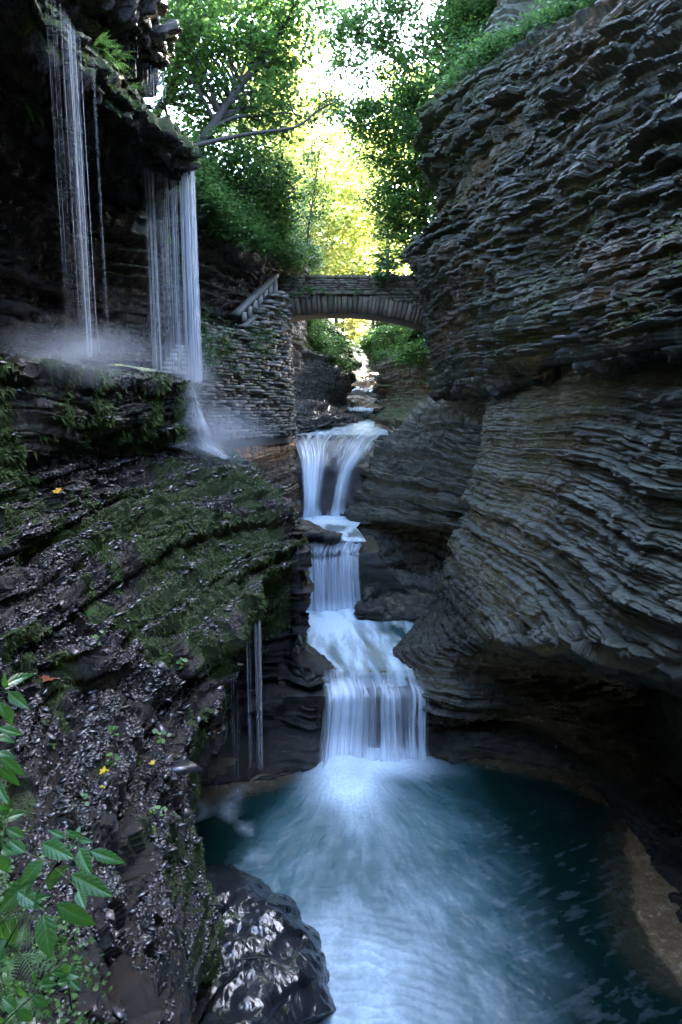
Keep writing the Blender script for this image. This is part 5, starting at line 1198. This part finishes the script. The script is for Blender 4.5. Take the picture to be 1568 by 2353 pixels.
def tufts(P, n_, size, q, name='moss', hang=.8):
    k = len(P); d = n_ * .75 + np.array([0, 0, -hang]) * (1 - np.clip(n_[:, 2:3], 0, 1)) + q.normal(0, .35, (k, 3)); d /= np.linalg.norm(d, axis=1, keepdims=True)
    s = np.cross(d, q.normal(0, 1, (k, 3))); s /= np.linalg.norm(s, axis=1, keepdims=True); L = (size * q.uniform(.5, 1.4, k))[:, None]
    V = np.stack([P - s * L * .16, P + s * L * .16, P + d * L * .6 + s * L * .08 + [0, 0, .0], P + d * L + np.array([0, 0, -.25]) * L], 1)
    F = np.arange(k * 4).reshape(k, 4)
    return tag(mesh_obj(name, V.reshape(-1, 3), F, M_MOSSG, attrs={'var': np.repeat(q.beta(2, 2.5, k), 4)}), kind='stuff')
def wm(lo=.45): 
    return lambda P, n, m: sstep(lo, lo + .25, m + .5 * (fbm(P[:, 0] * 5, P[:, 1] * 5, P[:, 2] * 5, 79, 3) - .5)) 
P, n_ = on_patch('rock_slope', 330000, q, wm(.5)); tufts(P, n_, .012 + .0030 * np.linalg.norm(P, axis=1), q)
P, n_ = on_patch('rock_ledge', 90000, q, wm(.5)); tufts(P, n_, .09, q)
P, n_ = on_patch('cliff', 110000, q, wm(.5), idx=4); tufts(P, n_, .09, q)
P, n_ = on_patch('cliff', 30000, q, wm(.5), idx=0); tufts(P, n_, .09, q)

# ---- detailed leaves of the foreground plants
M_NEAR = bpy.data.materials.new('nettle_leaf'); M_NEAR.use_nodes = True; nt = M_NEAR.node_tree; b = nt.nodes['Principled BSDF']
vcol = ramp(nt, attr(nt, 'vein'), [(0, (.10, .21, .07)), (.25, (.028, .105, .026)), (1, (.017, .080, .020))])
vcol = mixc(nt, ramp(nt, noise(nt, 30, 4, .6), [(.3, 0), (.8, .5)]), vcol, (.045, .13, .03))
nt.links.new(vcol, b.inputs['Base Color']); b.inputs['Roughness'].default_value = .32
tl = N(nt, 'ShaderNodeBsdfTranslucent'); tl.inputs['Color'].default_value = (.12, .32, .04, 1); mx = N(nt, 'ShaderNodeMixShader'); mx.inputs[0].default_value = .25
nt.links.new(b.outputs[0], mx.inputs[1]); nt.links.new(tl.outputs[0], mx.inputs[2]); nt.links.new(mx.outputs[0], nt.nodes['Material Output'].inputs['Surface'])
bump(nt, b, attr(nt, 'vein'), .4, .004)
M_STEM, nt, b = new_mat('green_stem'); b.inputs['Base Color'].default_value = (.05, .10, .025, 1); b.inputs['Roughness'].default_value = .5
def big_leaf(P0, P1, width, up, q, serr=.10, droop=.16, fold=.25):
    P0, P1 = np.array(P0), np.array(P1); ax = P1 - P0; L = np.linalg.norm(ax); ax = ax / L
    s = np.cross(ax, up); s /= np.linalg.norm(s); nz = np.cross(s, ax)
    n = 40; m = 11; t = np.linspace(0, 1, n); w = width * (np.sin(pi * t ** .72) ** .85) * (1 - .15 * t); w[0] = w[-1] = .0005
    teeth = 1 + serr * ((t * 13) % 1 - .5) * (t < .97)
    sx = np.linspace(-1, 1, m); V = np.zeros((n, m, 3)); vein = np.zeros((n, m))
    for j, x in enumerate(sx):
        ww = w * .5 * (1 + (teeth - 1) * abs(x) ** 3)
        h = fold * np.abs(x) * ww - .5 * fold * np.abs(x) ** 2 * ww + .012 * L * np.sin((t * 7 - abs(x) * 1.4) * 2 * pi) * abs(x) * .5
        V[:, j] = P0 + ax * (t[:, None] * L + (.06 * L * abs(x) * (1 - t[:, None]))) + s * (x * ww)[:, None] + nz * (h + droop * L * (t - t ** 2) * 1.6)[:, None]
        ph = (t * 7 - abs(x) * 1.4) % 1; vein[:, j] = np.minimum(np.abs(x) * 2.5, np.minimum(ph, 1 - ph) * 4 + .1)
    return V.reshape(-1, 3), grid_faces(n, m), vein.ravel()
def big_leaf_obj(P0, P1, width, up, q, parent, name='leaf', **kw):
    V, F, ve = big_leaf(P0, P1, width, up, q, **kw); return mesh_obj(name, V, F, M_NEAR, parent=parent, attrs={'vein': np.clip(ve, 0, 1)}, smooth=True)
def nettle(label, root_px, stem_px, lv, Y, seed):
    q = np.random.RandomState(seed); base = A(*root_px); root = thing('leafy_plant', base, label, 'plant')
    pts = [base] + [A(u, v, Y + (dy[0] if dy else 0)) for u, v, *dy in stem_px]; p = cr(np.array(pts), 24)
    V, F = tube(p, np.linspace(.005, .0018, 24), 6); mesh_obj('stem', V, F, M_STEM, parent=root, smooth=True)
    for (u0, v0, u1, v1, w) in lv:
        Y0 = Y + q.uniform(-.06, .06); a = A(u0, v0, Y0); k = np.argmin(np.linalg.norm(p - a, axis=1)); 
        ln = math.hypot(u1 - u0, v1 - v0); b_ = A(u1, v1, Y0 + q.uniform(-.10, .05))
        lf = big_leaf_obj(a, b_, w * Y / 1500 * 1.12, np.array([q.uniform(-.25, .25), -.75, .75]), q, root)
        V, F = tube(cr(np.array([p[k], (p[k] + a) / 2 + [0, 0, .006], a, a + (b_ - a) * .3]), 8), np.full(8, .0012), 5); mesh_obj('petiole', V, F, M_STEM, parent=root, smooth=True)
    return root
nettle('large toothed green plant reaching right across the lower left rock face', (-30, 2280, 2.9), [(10, 2180), (60, 2090), (95, 2040), (125, 1990), (150, 1950), (175, 1925)],
 [(205, 1955, 290, 1984, 30), (182, 1949, 212, 2013, 38), (95, 1938, 172, 1974, 42), (100, 1975, 48, 2036, 40), (84, 2018, -4, 2100, 54), (160, 2009, 262, 2061, 46), (180, 2045, 197, 2090, 28), (106, 2040, 162, 1988, 34),
  (126, 2076, 222, 2126, 42), (100, 2096, 116, 2204, 50), (38, 2048, 104, 2092, 38), (34, 2106, 22, 2175, 50), (0, 2098, 14, 2168, 34), (150, 1916, 192, 1922, 16), (150, 1925, 112, 1908, 18), (60, 1960, 20, 1930, 26), (60, 2080, 120, 2058, 30), (20, 2150, -10, 2220, 36)], 2.35, 1)
nettle('glossy leafed sprig poking in at the left frame edge, above the others', (-60, 1800, 3.2), [(-25, 1720), (-5, 1650), (8, 1600), (14, 1570)],
 [(8, 1580, 83, 1549, 30), (18, 1590, 68, 1630, 28), (14, 1584, 13, 1546, 18), (12, 1618, 28, 1668, 26), (-4, 1612, 22, 1655, 22), (-4, 1672, 54, 1690, 22), (-6, 1690, 36, 1708, 18), (-6, 1600, -40, 1560, 24)], 2.7, 2)
nettle('drooping green sprig half out of frame between the two larger plants', (-70, 1900, 3.0), [(-30, 1830), (-12, 1770), (-4, 1730)],
 [(-4, 1735, 60, 1783, 26), (-6, 1760, 46, 1806, 24), (-4, 1728, 40, 1742, 16), (-10, 1790, 20, 1850, 22), (-12, 1810, -20, 1860, 22), (-6, 1715, 12, 1690, 16)], 2.7, 3)
nettle('small bright broad leafed plant just above the big toothed plant on the scree', (190, 2010, 3.55), [(185, 1975), (180, 1950), (176, 1925)],
 [(178, 1930, 215, 1935, 16), (176, 1926, 150, 1906, 16), (178, 1940, 160, 1955, 14), (180, 1950, 210, 1962, 14), (176, 1922, 185, 1898, 14)], 3.4, 4)
nettle('low round leafed sprout beside the ferns at the bottom left', (165, 2320, 2.75), [(160, 2280), (158, 2255), (158, 2235)],
 [(158, 2240, 120, 2232, 22), (158, 2236, 186, 2246, 24), (160, 2250, 186, 2276, 24), (158, 2255, 130, 2262, 20), (158, 2236, 150, 2212, 18)], 2.65, 6)

# ---- detailed ferns at the bottom left
def big_frond(P0, P1, up, width, q, sag=.12):
    P0, P1 = np.array(P0), np.array(P1); L = np.linalg.norm(P1 - P0); t = np.linspace(0, 1, 30)
    p = P0 + (P1 - P0) * t[:, None] + np.array([0, 0, 1]) * (sag * L * 4 * (t - t * t))[:, None]
    V, F, o = [], [], 0
    tb = tube(p, np.linspace(.0025, .0008, 30), 5); V.append(tb[0]); F4 = [tb[1]]; o = len(tb[0]); F5 = []; var = [np.full(o, .3)]
    for k in range(3, 30, 2):
        d = p[min(k + 1, 29)] - p[k - 1]; d /= np.linalg.norm(d); s = np.cross(d, up); s /= np.linalg.norm(s)
        w = width * .5 * min(1, (k / 9)) * (1 - (k / 30.) ** 2) + .004
        for sg in (-1, 1):
            m = 6; ax = s * sg + d * .35; ax /= np.linalg.norm(ax)
            for j in range(m):
                c = p[k] + ax * w * (j + .5) / m + np.array([0, 0, -.25 * w * ((j + .5) / m) ** 2]); h = w / m * (1.1 - .5 * j / m) * .8
                e = np.cross(ax, np.cross(s, d)); e /= np.linalg.norm(e)
                for e_ in (-1, 1):
                    V.append(np.array([c - ax * h * .45, c + e * e_ * h * .8 - ax * h * .1, c + e * e_ * h * 1.15 + ax * h * .35, c + e * e_ * h * .5 + ax * h * .5, c + ax * h * .5])); F5.append(np.arange(5) + o); o += 5; var.append(np.full(5, q.uniform(.2, .8)))
    return np.concatenate(V), [F4[0], np.array(F5)], np.concatenate(var)
def near_fern(label, base, fronds, seed):
    q = np.random.RandomState(seed); b0 = A(*base); root = thing('fern', b0, label, 'fern')
    for (u, v, Y, w) in fronds:
        P1 = A(u, v, Y); V, F, va = big_frond(b0 + q.normal(0, .01, 3), P1, np.array([0, -.5, .85]), w, q)
        mesh_obj('frond', V, F, M_FERN, parent=root, attrs={'var': va})
near_fern('lacy fern with long fronds spreading right at the bottom left', (40, 2190, 2.75), [(190, 2300, 2.65, .10), (130, 2160, 2.6, .09), (95, 2290, 2.5, .09), (160, 2230, 2.8, .08), (20, 2290, 2.5, .09), (-20, 2150, 2.7, .08), (60, 2120, 2.9, .08)], 11)
near_fern('fern at the very bottom left corner', (20, 2330, 2.45), [(120, 2340, 2.35, .10), (60, 2270, 2.4, .09), (95, 2390, 2.3, .09), (0, 2240, 2.45, .09), (-40, 2300, 2.4, .09), (80, 2300, 2.5, .08)], 12)
nettle('dark green leafy plant filling the left edge between the sprigs and the big toothed plant', (-60, 2120, 3.0), [(-30, 2020), (0, 1950), (14, 1900), (20, 1870)],
 [(18, 1880, 62, 1868, 26), (14, 1900, -20, 1876, 26), (16, 1905, 58, 1925, 26), (4, 1940, -30, 1930, 24), (6, 1945, 40, 1965, 28), (-6, 1965, 20, 2005, 26), (20, 1870, 26, 1838, 20), (20, 1872, -4, 1846, 18), (-16, 1990, -40, 2030, 28)], 2.6, 21)
nettle('trailing leafy plant along the bottom left corner below the big toothed plant', (-40, 2420, 2.4), [(0, 2360), (40, 2320), (75, 2290), (95, 2262)],
 [(92, 2265, 134, 2262, 22), (90, 2268, 84, 2226, 22), (74, 2290, 112, 2312, 26), (70, 2292, 40, 2258, 24), (40, 2320, 76, 2346, 28), (38, 2322, 4, 2292, 28), (6, 2354, -26, 2330, 26), (95, 2262, 122, 2236, 16)], 2.25, 22)
near_fern('small feathery fern crossing in front of the toothed plant', (-10, 2140, 2.2), [(90, 2085, 2.15, .05), (60, 2060, 2.2, .05), (110, 2120, 2.15, .05)], 13)
# leafy ground cover in the lower left corner
q = np.random.RandomState(41); P, n_ = on_patch('rock_slope', 200000, q, lambda P, n, m: ((lambda u, v, d: (u < 200 - (np.abs(v - 2330) * .0) - .15 * np.maximum(0, 2330 - v) + q.normal(0, 30, len(u))) * (v > 2120) + (u < 50 + q.normal(0, 20, len(u))) * (v > 1860))(*project(P))).astype(float) * .5)
q.shuffle(ix := np.arange(len(P))); P = P[ix[:9000]]; n_ = n_[ix[:9000]]
v, f, a = leaves(P + n_ * q.uniform(.01, .07, (len(P), 1)), .028, q, STAR, up=.6); tag(mesh_obj('ground_cover', v, f, M_FERN, attrs={'var': a}), kind='stuff')
# seedlings scattered over the scree
q = np.random.RandomState(43)
def surf_at(u, v, name='rock_slope'):
    best = None
    for G, nn, at in PATCH[name]:
        uu, vv, d = project(G.reshape(-1, 3)); e = (uu - u) ** 2 + (vv - v) ** 2 + d * 6; k = int(np.argmin(e))
        if best is None or e[k] < best[0]: best = (e[k], G.reshape(-1, 3)[k], nn.reshape(-1, 3)[k])
    return best[1], best[2]
for i, (u, v) in enumerate([(118, 1722), (262, 1760), (318, 1762), (372, 1698), (205, 1425), (192, 1850), (372, 1875), (352, 1882), (396, 1905), (380, 2010), (255, 1690), (345, 1915), (300, 1455), (28, 1050), (412, 1530), (230, 1470)]):
    p, nn_ = surf_at(u, v); root = thing('seedling', p, 'small green seedling rooted in the wet scree slope', 'seedling', 'seedlings on the scree'); s = .02 + .0065 * p[1] * q.uniform(.6, 1.2)
    V, F = tube(cr(np.array([p, p + nn_ * s * .5 + [0, 0, s * .4], p + nn_ * s * .6 + [0, 0, s]]), 8), np.full(8, .0018), 5); mesh_obj('stem', V, F, M_STEM, parent=root)
    k = 7; Pp = p + nn_ * s * .5 + q.normal(0, s * .45, (k, 3)) + [0, 0, s * .7]; vv_, f, a = leaves(Pp, s * 1.0, q, HEX, up=.8); mesh_obj('leaves', vv_, f, M_FERN, parent=root, attrs={'var': np.clip(a + .35, 0, 1)})
def flat_mat(name, c):
    m, nt, b = new_mat(name); nt.links.new(ramp(nt, noise(nt, 60, 4, .6), [(.3, [x * .55 for x in c]), (.7, c)]), b.inputs['Base Color']); b.inputs['Roughness'].default_value = .4; return m
for u, v, s, c, lab in [(238, 1770, .075, (.70, .45, .01), 'bright yellow fallen leaf on the grey scree, left of a paler yellow one'), (349, 1757, .06, (.62, .42, .06), 'pale yellow fallen leaf near the right edge of the scree'), (176, 2312, .062, (.70, .33, .05), 'orange yellow fallen leaf at the bottom beside the ferns'),
                        (105, 1568, .13, (.16, .035, .015), 'curled dark red fallen leaf under the rock ledge at left'), (126, 1137, .11, (.65, .35, .05), 'single yellow leaf lying on the mossy slope below the ledge'), (242, 1812, .045, (.6, .5, .05), 'tiny yellow leaf just below the bright yellow one')]:
    p, nn_ = surf_at(u, v); T = STAR * s; a = q.normal(0, 1, 3); nn_ = nn_ * .6 + np.array([0, -.35, .5]); nn_ /= np.linalg.norm(nn_); t = a - nn_ * a.dot(nn_); t /= np.linalg.norm(t); s_ = np.cross(t, nn_)
    T = T * [1.5, 1.1, 2.5]; V = p + nn_ * .03 + T[:, :1] * s_ + (T[:, 1:2] - s * .5) * t + T[:, 2:3] * nn_
    o = mesh_obj('fallen_leaf', V, np.arange(len(V)).reshape(1, -1), flat_mat('fallen_leaf', c)); tag(o, lab, 'leaf')
for pts, lab in (([(579, 2122), (566, 2165), (557, 2210), (563, 2245), (569, 2274)], 'thin bare twig lying down the length of the wet slab'), ([(552, 2209), (590, 2205), (622, 2216), (643, 2226)], 'short bare twig lying across the wet slab')):
    L_ = []
    for (u, v) in pts:
        uu, vv, d = project(GS.reshape(-1, 3)); k = int(np.argmin((uu - u) ** 2 + (vv - v) ** 2)); L_.append(GS.reshape(-1, 3)[k] + [0, 0, .015])
    V, F = tube(cr(np.array(L_), 20), np.linspace(.010, .005, 20), 6); tag(mesh_obj('twig', V, F, M_BARK), lab, 'twig')
# tufts growing on the lip and hanging in front of the curtain
for i, (u, v, Y, s, n, lab) in enumerate([(397, 505, 15.6, .22, 14, 'green tuft hanging behind the curtain falls, level with its upper part'), (388, 555, 15.8, .26, 18, 'larger green tuft hanging in the middle of the curtain falls'), (262, 140, 12.6, .3, 20, 'leafy tuft on the mossy knob beside the near threads of water'), (225, 118, 12.2, .34, 24, 'thick mossy fern clump topping the knob, left of the leafy tuft'), (300, 205, 13.6, .24, 16, 'small fern on the lower end of the mossy lip slab')]):
    fern_plant(A(u, v, Y), s, n, lab, 900 + i, tilt=-pi / 2)
